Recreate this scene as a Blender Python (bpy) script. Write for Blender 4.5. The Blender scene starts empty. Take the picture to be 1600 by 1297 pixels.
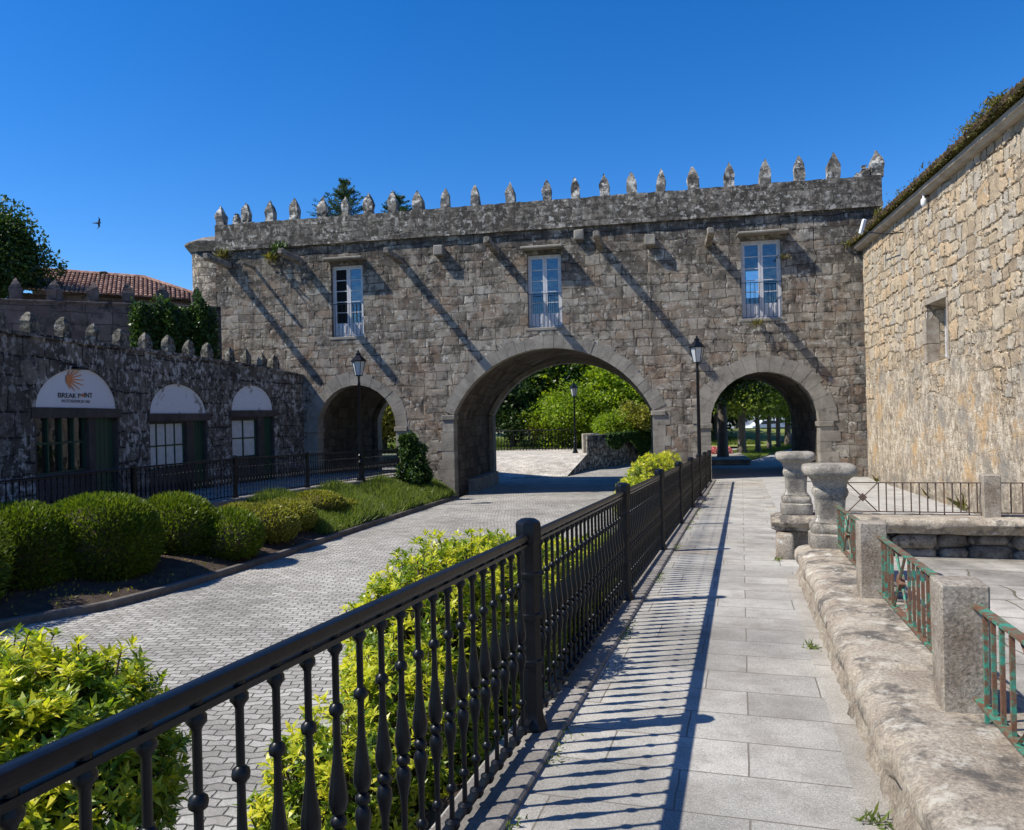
import bpy, math, random
import numpy as np
from mathutils import Vector, Matrix
rad = math.radians
S = bpy.context.scene
C = bpy.context.scene.collection
# ------------------------------------------------------------------ camera
F = 1200.0; ROLL = 0.023; EYE = 1.6
cam_d = bpy.data.cameras.new('camera'); cam = bpy.data.objects.new('camera', cam_d); C.objects.link(cam)
cam_d.sensor_fit = 'HORIZONTAL'; cam_d.sensor_width = 36.0; cam_d.lens = 36.0 * F / 1600.0
cam_d.clip_start = 0.05; cam_d.clip_end = 6000
c_, s_ = math.cos(ROLL), math.sin(ROLL)
cam.matrix_world = Matrix(((c_, s_, 0, 0), (0, 0, -1, 0), (-s_, c_, 0, EYE), (0, 0, 0, 1)))
S.camera = cam
# ------------------------------------------------------------------ light
SUN_DIR = Vector((0.96, 0.18, -1.15)).normalized()          # direction the light travels
sd = bpy.data.lights.new('sun', 'SUN'); so = bpy.data.objects.new('sun', sd); C.objects.link(so)
sd.energy = 5.0; sd.angle = rad(0.53); sd.color = (1.0, 0.94, 0.83)
so.rotation_euler = SUN_DIR.to_track_quat('-Z', 'Y').to_euler()
w = bpy.data.worlds.new('World'); S.world = w; w.use_nodes = True
nt = w.node_tree; bg = nt.nodes['Background']
sky = nt.nodes.new('ShaderNodeTexSky'); sky.sky_type = 'NISHITA'; sky.sun_disc = False
el = math.asin(-SUN_DIR.z); az = math.atan2(-SUN_DIR.x, -SUN_DIR.y)
sky.sun_elevation = el; sky.sun_rotation = az % (2 * math.pi)
sky.air_density = 1.0; sky.dust_density = 0.05; sky.ozone_density = 6.0; sky.altitude = 300
hs = nt.nodes.new('ShaderNodeHueSaturation'); hs.inputs['Saturation'].default_value = 1.3; hs.inputs['Hue'].default_value = 0.508; hs.inputs['Value'].default_value = 1.0
nt.links.new(sky.outputs[0], hs.inputs['Color']); nt.links.new(hs.outputs[0], bg.inputs[0])
bg.inputs[1].default_value = 0.122
S.view_settings.view_transform = 'Standard'; S.view_settings.look = 'None'
S.view_settings.gamma = 1; S.view_settings.exposure = 0.5
S.render.engine = 'CYCLES'
# ------------------------------------------------------------------ frames
def pix(x, y, Y):
    """photo pixel (1600x1297) at depth Y -> world point"""
    dx, dy = x - 800, y - 648.5
    a = dx * c_ - dy * s_; b = dx * s_ + dy * c_
    return Vector((a / F * Y, Y, EYE - b / F * Y))
def gnd(x, y, z):
    """photo pixel on the level z"""
    dx, dy = x - 800, y - 648.5
    a = dx * c_ - dy * s_; b = dx * s_ + dy * c_
    Y = (EYE - z) * F / b
    return Vector((a / F * Y, Y, z))
AP = math.radians(16.6); AB = math.radians(11.5)
def zpath(s): return -0.035 * min(s, 31)
B0 = Vector((7.75, 30.0, 0))
ub = Vector((math.cos(AB), -math.sin(AB), 0)); nb = Vector((math.sin(AB), math.cos(AB), 0))
def onplane(x, y, org, nrm):
    d = pix(x, y, 1.0) - Vector((0, 0, EYE)); e = Vector((0, 0, EYE))
    t = (org - e).dot(nrm) / d.dot(nrm)
    return e + d * t
def fp(x, y, v=0.0):
    """photo pixel on the bridge's face (pushed back v) -> (u, z)"""
    p = onplane(x, y, B0 + nb * v, nb); q = p - B0
    return q.dot(ub), p.z
# ------------------------------------------------------------------ mesh helper
class MB:
    def __init__(s): s.v = []; s.f = []; s.m = []
    def add(s, vs, fs, mi=0):
        o = len(s.v); s.v += [tuple(p) for p in vs]; s.f += [tuple(i + o for i in f) for f in fs]; s.m += [mi] * len(fs)
        return s
    def quad(s, a, b, c, d, mi=0): return s.add([a, b, c, d], [(0, 1, 2, 3)], mi)
    def box(s, x0, x1, y0, y1, z0, z1, mi=0, zs=0.0, bev=0.0, taper=1.0):
        """zs: z drop per unit of y"""
        if bev <= 0:
            vs = [(x, y, z + zs * y) for z in (z0, z1) for (x, y) in ((x0, y0), (x1, y0), (x1, y1), (x0, y1))]
            return s.add(vs, [(0, 3, 2, 1), (4, 5, 6, 7), (0, 1, 5, 4), (1, 2, 6, 5), (2, 3, 7, 6), (3, 0, 4, 7)], mi)
        b = bev; vs = []
        for z, i in ((z0, b), (z0 + b, 0), (z1 - b, 0), (z1, b)):
            xa, xb, ya, yb = x0 + i, x1 - i, y0 + i, y1 - i
            e = b if i == 0 else 0
            for (x, y) in ((xa + e, ya), (xb - e, ya), (xb, ya + e), (xb, yb - e), (xb - e, yb), (xa + e, yb), (xa, yb - e), (xa, ya + e)):
                vs.append((x, y, z + zs * y))
        fs = [tuple(range(7, -1, -1)), tuple(range(24, 32))]
        for k in range(3):
            for j in range(8):
                a = k * 8 + j; c = k * 8 + (j + 1) % 8; fs.append((a, c, c + 8, a + 8))
        return s.add(vs, fs, mi)
    def lathe(s, prof, n=12, c=(0, 0), rot=0.0, mi=0, sq=None):
        """prof: (r, z) list; sq: superellipse exponent for squarish sections"""
        vs = []
        for r, z in prof:
            for j in range(n):
                t = rot + 2 * math.pi * j / n; ct, st = math.cos(t), math.sin(t); k = 1.0
                if sq: k = 1.0 / ((abs(ct) ** sq + abs(st) ** sq) ** (1.0 / sq))
                vs.append((c[0] + r * k * ct, c[1] + r * k * st, z))
        fs = []
        for i in range(len(prof) - 1):
            for j in range(n):
                a = i * n + j; b = i * n + (j + 1) % n; fs.append((a, b, b + n, a + n))
        if prof[0][0] > 1e-4: fs.append(tuple(range(n - 1, -1, -1)))
        if prof[-1][0] > 1e-4: fs.append(tuple(range((len(prof) - 1) * n, len(prof) * n)))
        return s.add(vs, fs, mi)
    def tube(s, pts, rs, n=8, mi=0, cap=True):
        pts = [Vector(p) for p in pts]
        if not hasattr(rs, '__len__'): rs = [rs] * len(pts)
        vs = []; ref = None
        for i, p in enumerate(pts):
            d = (pts[min(i + 1, len(pts) - 1)] - pts[max(i - 1, 0)]).normalized()
            if ref is None: ref = Vector((0, 0, 1)) if abs(d.z) < .9 else Vector((1, 0, 0))
            a = d.cross(ref).normalized(); b = d.cross(a).normalized(); ref = -b if False else ref
            for j in range(n):
                t = 2 * math.pi * j / n; vs.append(p + (a * math.cos(t) + b * math.sin(t)) * rs[i])
        fs = []
        for i in range(len(pts) - 1):
            for j in range(n):
                a = i * n + j; b = i * n + (j + 1) % n; fs.append((a, b, b + n, a + n))
        if cap: fs += [tuple(range(n - 1, -1, -1)), tuple(range((len(pts) - 1) * n, len(pts) * n))]
        return s.add(vs, fs, mi)
    def sweep(s, prof, path, mi=0, cap=True):
        """prof: closed (a, z) section, path: list of (x, y, z) ; section stands across the path in plan"""
        n = len(prof); vs = []; P = [Vector(p) for p in path]
        for i, p in enumerate(P):
            d = P[min(i + 1, len(P) - 1)] - P[max(i - 1, 0)]; d.z = 0; d.normalize(); a = Vector((d.y, -d.x, 0))
            for (q, z) in prof: vs.append(p + a * q + Vector((0, 0, z)))
        fs = [(i * n + j, i * n + (j + 1) % n, (i + 1) * n + (j + 1) % n, (i + 1) * n + j) for i in range(len(P) - 1) for j in range(n)]
        if cap: fs += [tuple(range(n - 1, -1, -1)), tuple(range((len(P) - 1) * n, len(P) * n))]
        return s.add(vs, fs, mi)
    def build(s, name, mats, parent=None, smooth=False, angle=None):
        me = bpy.data.meshes.new(name); me.from_pydata(s.v, [], s.f); 
        if not isinstance(mats, (list, tuple)): mats = [mats]
        for m in mats: me.materials.append(m)
        if len(mats) > 1: me.polygons.foreach_set('material_index', s.m)
        me.update()
        if smooth:
            me.shade_smooth()
            if angle: me.set_sharp_from_angle(angle=rad(angle))
        o = bpy.data.objects.new(name, me); C.objects.link(o)
        if parent: o.parent = parent
        return o
def tag(o, label=None, cat=None, group=None, kind=None):
    if label: o['label'] = label
    if cat: o['category'] = cat
    if group: o['group'] = group
    if kind: o['kind'] = kind
    return o
def empty(name, loc=(0, 0, 0), rz=0.0, **k):
    o = bpy.data.objects.new(name, None); C.objects.link(o); o.location = loc; o.rotation_euler = (0, 0, rz)
    o.empty_display_size = .2
    return tag(o, **k)
def jitter(mb, amp, seed=0, freq=2.0, i0=0):
    from mathutils import noise
    off = Vector((seed * 7.31, seed * 3.7, seed * 1.9))
    for i in range(i0, len(mb.v)):
        p = Vector(mb.v[i]); mb.v[i] = tuple(p + noise.noise_vector(p * freq + off) * amp)
# ------------------------------------------------------------------ material helper
class NT:
    def __init__(s, name):
        s.m = bpy.data.materials.new(name); s.m.use_nodes = True; s.t = s.m.node_tree
        s.p = s.t.nodes['Principled BSDF']; s.out = s.t.nodes['Material Output']
    def n(s, typ, **k):
        o = s.t.nodes.new('ShaderNode' + typ)
        for a, b in k.items():
            if a.startswith('i_'): s.put(o.inputs[a[2:].replace('_', ' ')], b)
            else: setattr(o, a, b)
        return o
    def put(s, sock, v):
        if isinstance(v, bpy.types.NodeSocket): s.t.links.new(v, sock)
        elif isinstance(v, (tuple, list)) and sock.type == 'RGBA' and len(v) == 3: sock.default_value = (*v, 1)
        else: sock.default_value = v
    def math(s, op, a, b=0.0, c=None, clamp=False):
        o = s.n('Math', operation=op); o.use_clamp = clamp; s.put(o.inputs[0], a); s.put(o.inputs[1], b)
        if c is not None: s.put(o.inputs[2], c)
        return o.outputs[0]
    def vmath(s, op, a, b=None, sc=None):
        o = s.n('VectorMath', operation=op); s.put(o.inputs[0], a)
        if b is not None: s.put(o.inputs[1], b)
        if sc is not None: s.put(o.inputs['Scale'], sc)
        return o.outputs[0]
    def mix(s, f, a, b, mode='MIX'):
        o = s.n('Mix', data_type='RGBA', blend_type=mode); o.clamp_factor = True
        s.put(o.inputs[0], f); s.put(o.inputs[6], a); s.put(o.inputs[7], b); return o.outputs[2]
    def ramp(s, f, stops, interp='LINEAR'):
        o = s.n('ValToRGB'); o.color_ramp.interpolation = interp; e = o.color_ramp.elements
        while len(e) < len(stops): e.new(0.5)
        for i, (p, c) in enumerate(stops):
            e[i].position = p
            e[i].color = (c, c, c, 1) if isinstance(c, (int, float)) else (*c, 1)
        s.put(o.inputs[0], f); return o.outputs[0]
    def noise(s, vec, scale, detail=4.0, rough=0.55, dist=0.0):
        o = s.n('TexNoise'); s.put(o.inputs['Vector'], vec); o.inputs['Scale'].default_value = scale
        o.inputs['Detail'].default_value = detail; o.inputs['Roughness'].default_value = rough; o.inputs['Distortion'].default_value = dist
        return o.outputs['Fac'], o.outputs['Color']
    def obj(s): return s.n('TexCoord').outputs['Object']
    def bump(s, h, dist=0.02, strength=1.0, normal=None):
        o = s.n('Bump'); o.inputs['Distance'].default_value = dist; o.inputs['Strength'].default_value = strength
        s.put(o.inputs['Height'], h)
        if normal is not None: s.put(o.inputs['Normal'], normal)
        return o.outputs[0]
    def displace(s, h, scale, mid):
        o = s.n('Displacement'); s.put(o.inputs['Height'], h); o.inputs['Scale'].default_value = scale; o.inputs['Midlevel'].default_value = mid
        s.t.links.new(o.outputs[0], s.out.inputs['Displacement']); s.m.displacement_method = 'BOTH'
    def done(s, col=None, rough=None, nrm=None, **k):
        if col is not None: s.put(s.p.inputs['Base Color'], col)
        if rough is not None: s.put(s.p.inputs['Roughness'], rough)
        if nrm is not None: s.put(s.p.inputs['Normal'], nrm)
        for a, b in k.items(): s.put(s.p.inputs[a.replace('_', ' ')], b)
        return s.m
def wallvec(q, warp=0.10, fine=0.025, flat=False):
    o = q.obj(); sp = q.n('SeparateXYZ'); q.put(sp.inputs[0], o)
    cb = q.n('CombineXYZ')
    if flat:
        q.put(cb.inputs[0], sp.outputs[0]); q.put(cb.inputs[1], sp.outputs[1])
    else:
        q.put(cb.inputs[0], q.math('ADD', sp.outputs[0], sp.outputs[1])); q.put(cb.inputs[1], sp.outputs[2])
    v = cb.outputs[0]
    _, c1 = q.noise(v, 0.9, 2); _, c2 = q.noise(v, 7.0, 2)
    a = q.vmath('SCALE', q.vmath('SUBTRACT', c1, (0.5, 0.5, 0.5)), sc=warp * 2)
    b = q.vmath('SCALE', q.vmath('SUBTRACT', c2, (0.5, 0.5, 0.5)), sc=fine * 2)
    return o, v, q.vmath('ADD', q.vmath('ADD', v, a), b), sp
def brick(q, vec, bw, rh, mortar=0.012, smooth=0.3, off=0.5, sq=1.0, sqf=2):
    o = q.n('TexBrick'); q.put(o.inputs['Vector'], vec); o.offset = off; o.squash = sq; o.squash_frequency = sqf
    o.inputs['Scale'].default_value = 1.0; o.inputs['Mortar Size'].default_value = mortar
    o.inputs['Mortar Smooth'].default_value = smooth; o.inputs['Brick Width'].default_value = bw; o.inputs['Row Height'].default_value = rh
    o.inputs['Color1'].default_value = (0, 0, 0, 1); o.inputs['Color2'].default_value = (1, 1, 1, 1); o.inputs['Mortar'].default_value = (.5, .5, .5, 1)
    return o.outputs['Color'], o.outputs['Fac']
def masonry(name, pal, mortar, rh=.33, bw=.62, lich=(.5, .46, .42), lich_t=.62, dark_t=.6, dark=(.03, .028, .027), rust=0.0, bump=.03, msize=.014, topdark=None, warp=.1, lscale=5.0, dscale=2.2, streak=0, disp=0, msmooth=.4):
    q = NT(name); o, v, vw, sp = wallvec(q, warp, .03)
    c1, f1 = brick(q, vw, bw, rh, msize, msmooth, .5, .7, 3)
    c2, f2 = brick(q, q.vmath('ADD', vw, (3.3, 1.7, 0)), bw * 1.45, rh * 1.32, msize, msmooth, .37, .6, 2)
    n0, _ = q.noise(v, .35, 2); sel = q.ramp(n0, [(.49, 0), (.53, 1)])
    cc = q.mix(sel, c1, c2); ff = q.mix(sel, f1, f2)
    col = q.ramp(cc, pal)
    na, nac = q.noise(o, 1.1, 6, .65); col = q.mix(.75, col, q.ramp(na, [(.25, .45), (.5, .95), (.75, 1.4)]), 'MULTIPLY')
    nf, _ = q.noise(o, 32, 4, .7); col = q.mix(.8, col, q.ramp(nf, [(.3, .5), (.5, 1), (.7, 1.5)]), 'MULTIPLY')
    if rust:
        nr, _ = q.noise(q.vmath('ADD', o, (5, 9, 2)), .8, 6, .7); col = q.mix(q.ramp(nr, [(.5, 0), (.63, rust)]), col, (.19, .115, .07))
    col = q.mix(q.math('MULTIPLY', ff, .9), col, mortar)
    if streak:
        sv = q.vmath('MULTIPLY', o, (2.6, 2.6, .28)); nst, _ = q.noise(sv, 1.0, 6, .7); col = q.mix(q.ramp(nst, [(.52, 0), (.66, streak)]), col, (.07, .06, .052))
        nb2, _ = q.noise(q.vmath('ADD', o, (21, 3, 5)), 2.6, 8, .75); col = q.mix(q.ramp(nb2, [(.53, 0), (.63, .6)]), col, (.36, .345, .31))
    nl, _ = q.noise(q.vmath('ADD', o, (11, 3, 7)), lscale, 8, .72); nl2, _ = q.noise(o, .6, 3)
    lf = q.math('MULTIPLY', q.ramp(nl, [(lich_t - .03, 0), (lich_t + .05, 1)]), q.ramp(nl2, [(.35, .25), (.6, 1)]))
    nd, _ = q.noise(q.vmath('ADD', o, (1, 13, 4)), dscale, 9, .75)
    dthr = nd
    if topdark is not None:
        z0, z1, am = topdark
        mr = q.n('MapRange'); q.put(mr.inputs[0], sp.outputs[2])
        mr.inputs[1].default_value = z0; mr.inputs[2].default_value = z1; mr.inputs[3].default_value = 0; mr.inputs[4].default_value = am
        dthr = q.math('ADD', nd, mr.outputs[0])
    col = q.mix(q.ramp(dthr, [(dark_t - .06, 0), (dark_t + .05, .85)]), col, dark)
    col = q.mix(lf, col, lich)
    h = q.math('ADD', q.math('MULTIPLY', q.math('SUBTRACT', 1.0, ff), 1.0), q.math('MULTIPLY', nf, .45))
    h = q.math('ADD', h, q.math('MULTIPLY', cc, .35))
    h = q.math('ADD', h, q.math('MULTIPLY', na, .7))
    if disp:
        hd = q.math('ADD', q.math('MULTIPLY', q.math('SUBTRACT', 1.0, ff), .55), q.math('ADD', q.math('MULTIPLY', cc, .3), q.math('MULTIPLY', na, .6))); q.displace(hd, disp, 1.08)
    return q.done(col, .92, q.bump(h, bump), Specular_IOR_Level=.2)
def rawstone(name, pal, sc=3.0, speck=.6, lich=None, lt=.6, dark=None, dt=.62, bump=.02, island=.25, fine=0.0):
    q = NT(name); o = q.obj()
    n1, _ = q.noise(o, sc, 8, .65); col = q.ramp(n1, pal)
    n2, _ = q.noise(o, 60, 4, .7); col = q.mix(speck, col, q.ramp(n2, [(.3, .5), (.5, 1), (.7, 1.5)]), 'MULTIPLY')
    if island:
        g = q.n('NewGeometry'); r = q.ramp(g.outputs['Random Per Island'], [(0, 1 - island), (1, 1 + island)]); col = q.mix(1, col, r, 'MULTIPLY')
    if dark:
        n3, _ = q.noise(q.vmath('ADD', o, (4, 2, 8)), sc * 1.3, 9, .75); col = q.mix(q.ramp(n3, [(dt - .05, 0), (dt + .05, .9)]), col, dark)
    if lich:
        n4, _ = q.noise(q.vmath('ADD', o, (9, 1, 3)), sc * 2.2, 9, .75); col = q.mix(q.ramp(n4, [(lt - .03, 0), (lt + .04, .9)]), col, lich)
    h = q.math('ADD', q.math('MULTIPLY', n1, 1.0), q.math('MULTIPLY', n2, .35))
    nr = q.bump(h, bump)
    if fine: n9, _ = q.noise(o, 130, 5, .8); n8, _ = q.noise(o, 22, 6, .75); nr = q.bump(q.math('ADD', n9, q.math('MULTIPLY', n8, 2.0)), fine, 1.0, nr)
    return q.done(col, .9, nr, Specular_IOR_Level=.25)
def plain(name, col, rough=.6, var=.15, sc=8.0, bump=0.0, **k):
    q = NT(name); o = q.obj(); n, _ = q.noise(o, sc, 6, .6)
    c = q.mix(1, (*col, 1), q.ramp(n, [(.25, 1 - var), (.75, 1 + var)]), 'MULTIPLY')
    nr = q.bump(n, bump) if bump else None
    return q.done(c, rough, nr, **k)
def leafmat(name, a, b, c=None, trans=.35, rough=.45):
    q = NT(name); g = q.n('NewGeometry'); o = q.obj(); n, _ = q.noise(o, 1.6, 3)
    r = q.math('ADD', q.math('MULTIPLY', g.outputs['Random Per Island'], .6), q.math('MULTIPLY', n, .45))
    col = q.ramp(r, [(.1, a), (.75, b)] if c is None else [(.1, a), (.55, b), (.9, c)])
    q.done(col, rough, Specular_IOR_Level=.35)
    tr = q.n('BsdfTranslucent'); q.put(tr.inputs[0], q.mix(1, col, (1.5, 1.6, .6, 1), 'MULTIPLY'))
    ms = q.n('MixShader'); ms.inputs[0].default_value = trans
    q.t.links.new(q.p.outputs[0], ms.inputs[1]); q.t.links.new(tr.outputs[0], ms.inputs[2]); q.t.links.new(ms.outputs[0], q.out.inputs[0])
    return q.m
#MATERIALS
bridge_pal = [(.0, (.13, .112, .092)), (.3, (.225, .197, .158)), (.55, (.3, .27, .222)), (.8, (.215, .165, .122)), (1, (.36, .335, .285))]
M = {}
M['bridge'] = masonry('bridge masonry', bridge_pal, (.16, .14, .112), .35, .72, disp=.03, msmooth=.7, rust=.6, topdark=(6.5, 10.2, .17), lich_t=.59, lich=(.46, .44, .39), dark_t=.57, dark=(.05, .044, .038), bump=.045, msize=.016, lscale=5.5, streak=.75, warp=.14)
M['vault'] = masonry('brown vault masonry with painted shade', [(0, (.07, .055, .043)), (.5, (.11, .09, .07)), (1, (.155, .128, .1))], (.05, .04, .032), .36, .7, lich_t=.68, lich=(.24, .22, .19), dark_t=.58, bump=.06)  # bridge stone made darker and browner, painting the tunnel shade into its colour
M['parapet'] = masonry('lichened parapet stone', [(0, (.1, .088, .074)), (.5, (.18, .16, .133)), (1, (.27, .245, .208))], (.07, .062, .054), .42, .95, lich_t=.56, lich=(.5, .48, .44), dark_t=.5, dark=(.04, .036, .032), lscale=5, dscale=3, bump=.08, streak=.5)
M['merlon'] = rawstone('lichened merlon stone', [(.3, (.08, .073, .063)), (.5, (.19, .172, .147)), (.7, (.3, .275, .235))], 1.6, lich=(.58, .56, .51), lt=.55, dark=(.03, .03, .028), dt=.53, bump=.04, island=.2)
M['voussoir'] = rawstone('arch ring stone', [(.3, (.15, .133, .112)), (.5, (.235, .215, .182)), (.7, (.3, .275, .235))], 1.6, lich=(.38, .36, .32), lt=.64, dark=(.07, .063, .055), dt=.62, bump=.035, island=.13)
M['shopmerlon'] = rawstone('dark lichened shop merlon', [(.3, (.07, .063, .05)), (.5, (.17, .152, .118)), (.7, (.27, .24, .19))], 4, lich=(.42, .41, .36), lt=.58, dark=(.03, .03, .024), dt=.5, bump=.05)
M['shopwall'] = masonry('dark lichened masonry', [(0, (.09, .079, .066)), (.5, (.135, .118, .098)), (1, (.195, .172, .142))], (.016, .014, .013), .46, .8, lich_t=.535, lich=(.5, .48, .45), dark_t=.57, lscale=4.6, bump=.06, msize=.024)
M['backwall'] = masonry('brown lichened masonry', [(0, (.08, .06, .055)), (.5, (.13, .10, .09)), (1, (.17, .13, .12))], (.05, .04, .035), .5, 1.0, lich_t=.6, lich=(.24, .2, .2), dark_t=.58, lscale=7, bump=.04)
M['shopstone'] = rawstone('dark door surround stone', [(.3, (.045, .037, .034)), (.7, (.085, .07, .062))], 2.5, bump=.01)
M['iron'] = plain('black painted iron', (.0042, .0055, .0085), .36, .5, 25, .0015, Specular_IOR_Level=.24)
M['white'] = plain('white window paint', (.5, .5, .52), .5, .2, 6)
M['tymp'] = None
def tymp_mat():
    q = NT('white tympanum paint'); o = q.obj(); n, _ = q.noise(o, 1.7, 6, .65, .6); n2, _ = q.noise(o, 14, 4)
    c = q.mix(q.ramp(n, [(.59, 0), (.61, .8)]), (.66, .67, .7, 1), (.2, .17, .15, 1)); c = q.mix(.3, c, q.ramp(n2, [(.3, .7), (.7, 1.1)]), 'MULTIPLY')
    return q.done(c, .8)
M['tymp'] = tymp_mat()
M['signwhite'] = plain('sign white', (.68, .69, .73), .6, .03, 4)
M['orange'] = plain('sign orange', (.62, .23, .09), .6, .05)
M['letters'] = plain('sign black', (.02, .02, .025), .6, .05)
M['lettergrey'] = plain('sign grey', (.16, .17, .2), .6, .05)
M['greendoor'] = plain('dark green paint', (.01, .05, .03), .5, .25, 9)
M['whitepane'] = plain('whitewashed pane', (.5, .52, .52), .35, .2, 5)
def glass_mat(name, tint=(.02, .03, .045), mixf=.75):
    q = NT(name); o = q.obj(); n, _ = q.noise(o, 1.2, 3)
    gl = q.n('BsdfGlossy'); gl.inputs[0].default_value = (.75, .78, .82, 1); gl.inputs['Roughness'].default_value = .03
    q.put(gl.inputs['Normal'], q.bump(n, .02))
    tp = q.n('BsdfTransparent'); tp.inputs[0].default_value = (.5, .55, .6, 1)
    fr = q.n('Fresnel'); fr.inputs[0].default_value = 1.6
    ms = q.n('MixShader'); q.put(ms.inputs[0], q.math('ADD', q.math('MULTIPLY', fr.outputs[0], .9), .16, clamp=True))
    q.t.links.new(tp.outputs[0], ms.inputs[1]); q.t.links.new(gl.outputs[0], ms.inputs[2]); q.t.links.new(ms.outputs[0], q.out.inputs[0])
    return q.m
M['glass'] = glass_mat('window glass')
M['roomshade'] = plain('pane painted as dark room', (.006, .006, .007), .5, .1, 3, Specular_IOR_Level=.1)  # near-black colour paints the unlit room seen through an open casement
M['lampglass'] = plain('milky lamp glass', (.42, .45, .47), .25, .1)
M['soil'] = rawstone('bed soil', [(.3, (.035, .024, .018)), (.7, (.085, .06, .045))], 5, bump=.03, island=0)
M['kerb'] = rawstone('kerb granite', [(.3, (.13, .12, .11)), (.7, (.27, .25, .23))], 3, bump=.012, island=.15)
M['kerbdark'] = rawstone('dark kerb concrete', [(.3, (.07, .062, .055)), (.7, (.15, .135, .12))], 3, bump=.012, island=.15)
M['granite'] = rawstone('weathered granite', [(.3, (.17, .15, .122)), (.5, (.29, .265, .225)), (.7, (.4, .37, .32))], 3.0, .9, fine=.005, lich=(.52, .51, .46), lt=.6, dark=(.12, .11, .1), dt=.58, bump=.012, island=0)
M['cap'] = rawstone('weathered wall cap stone', [(.3, (.24, .195, .15)), (.5, (.36, .31, .245)), (.7, (.46, .415, .34))], 2.6, .9, fine=.006, lich=(.53, .5, .43), lt=.58, dark=(.1, .092, .083), dt=.545, bump=.016, island=0)
M['post'] = rawstone('rough granite post', [(.3, (.17, .13, .095)), (.5, (.29, .25, .2)), (.7, (.38, .35, .3))], 4.0, 1.0, fine=.005, lich=(.5, .5, .48), lt=.64, dark=(.1, .085, .075), dt=.64, bump=.008, island=0)
def rubble_low():
    q = NT('low wall rubble'); o, v, vw, sp = wallvec(q, .06, .03)
    mp = q.vmath('MULTIPLY', vw, (2.2, 4.2, 1)); vo = q.n('TexVoronoi', feature='DISTANCE_TO_EDGE'); q.put(vo.inputs['Vector'], mp); vo.inputs['Scale'].default_value = 1
    vc = q.n('TexVoronoi'); q.put(vc.inputs['Vector'], mp); vc.inputs['Scale'].default_value = 1
    g = q.ramp(vo.outputs[0], [(.01, 0), (.09, 1)]); sc = q.n('SeparateColor'); q.put(sc.inputs[0], vc.outputs['Color'])
    col = q.ramp(sc.outputs[0], [(0, (.2, .17, .14)), (.5, (.36, .31, .26)), (1, (.46, .42, .36))])
    n, _ = q.noise(o, 30, 5, .7); n3, _ = q.noise(o, 2.5, 8, .7)
    col = q.mix(.8, col, q.ramp(n, [(.3, .6), (.7, 1.4)]), 'MULTIPLY'); col = q.mix(g, (.12, .1, .08, 1), col)
    col = q.mix(q.ramp(n3, [(.5, 0), (.6, .8)]), col, (.07, .063, .058))
    h = q.math('ADD', g, q.math('ADD', q.math('MULTIPLY', n, .3), n3)); return q.done(col, .95, q.bump(h, .04))
M['lowwall'] = rubble_low()
M['darkrock'] = rawstone('dark court rubble', [(.3, (.12, .105, .088)), (.5, (.23, .205, .172)), (.7, (.36, .325, .275))], 4, .9, dark=(.05, .046, .042), dt=.55, bump=.03, island=.3)
M['lowbody'] = rawstone('crumbling cream masonry', [(.3, (.14, .115, .09)), (.45, (.29, .245, .195)), (.7, (.42, .37, .3))], 6, .8, fine=.008, lich=(.5, .47, .41), lt=.58, dark=(.08, .07, .06), dt=.6, bump=.03, island=0)
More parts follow.
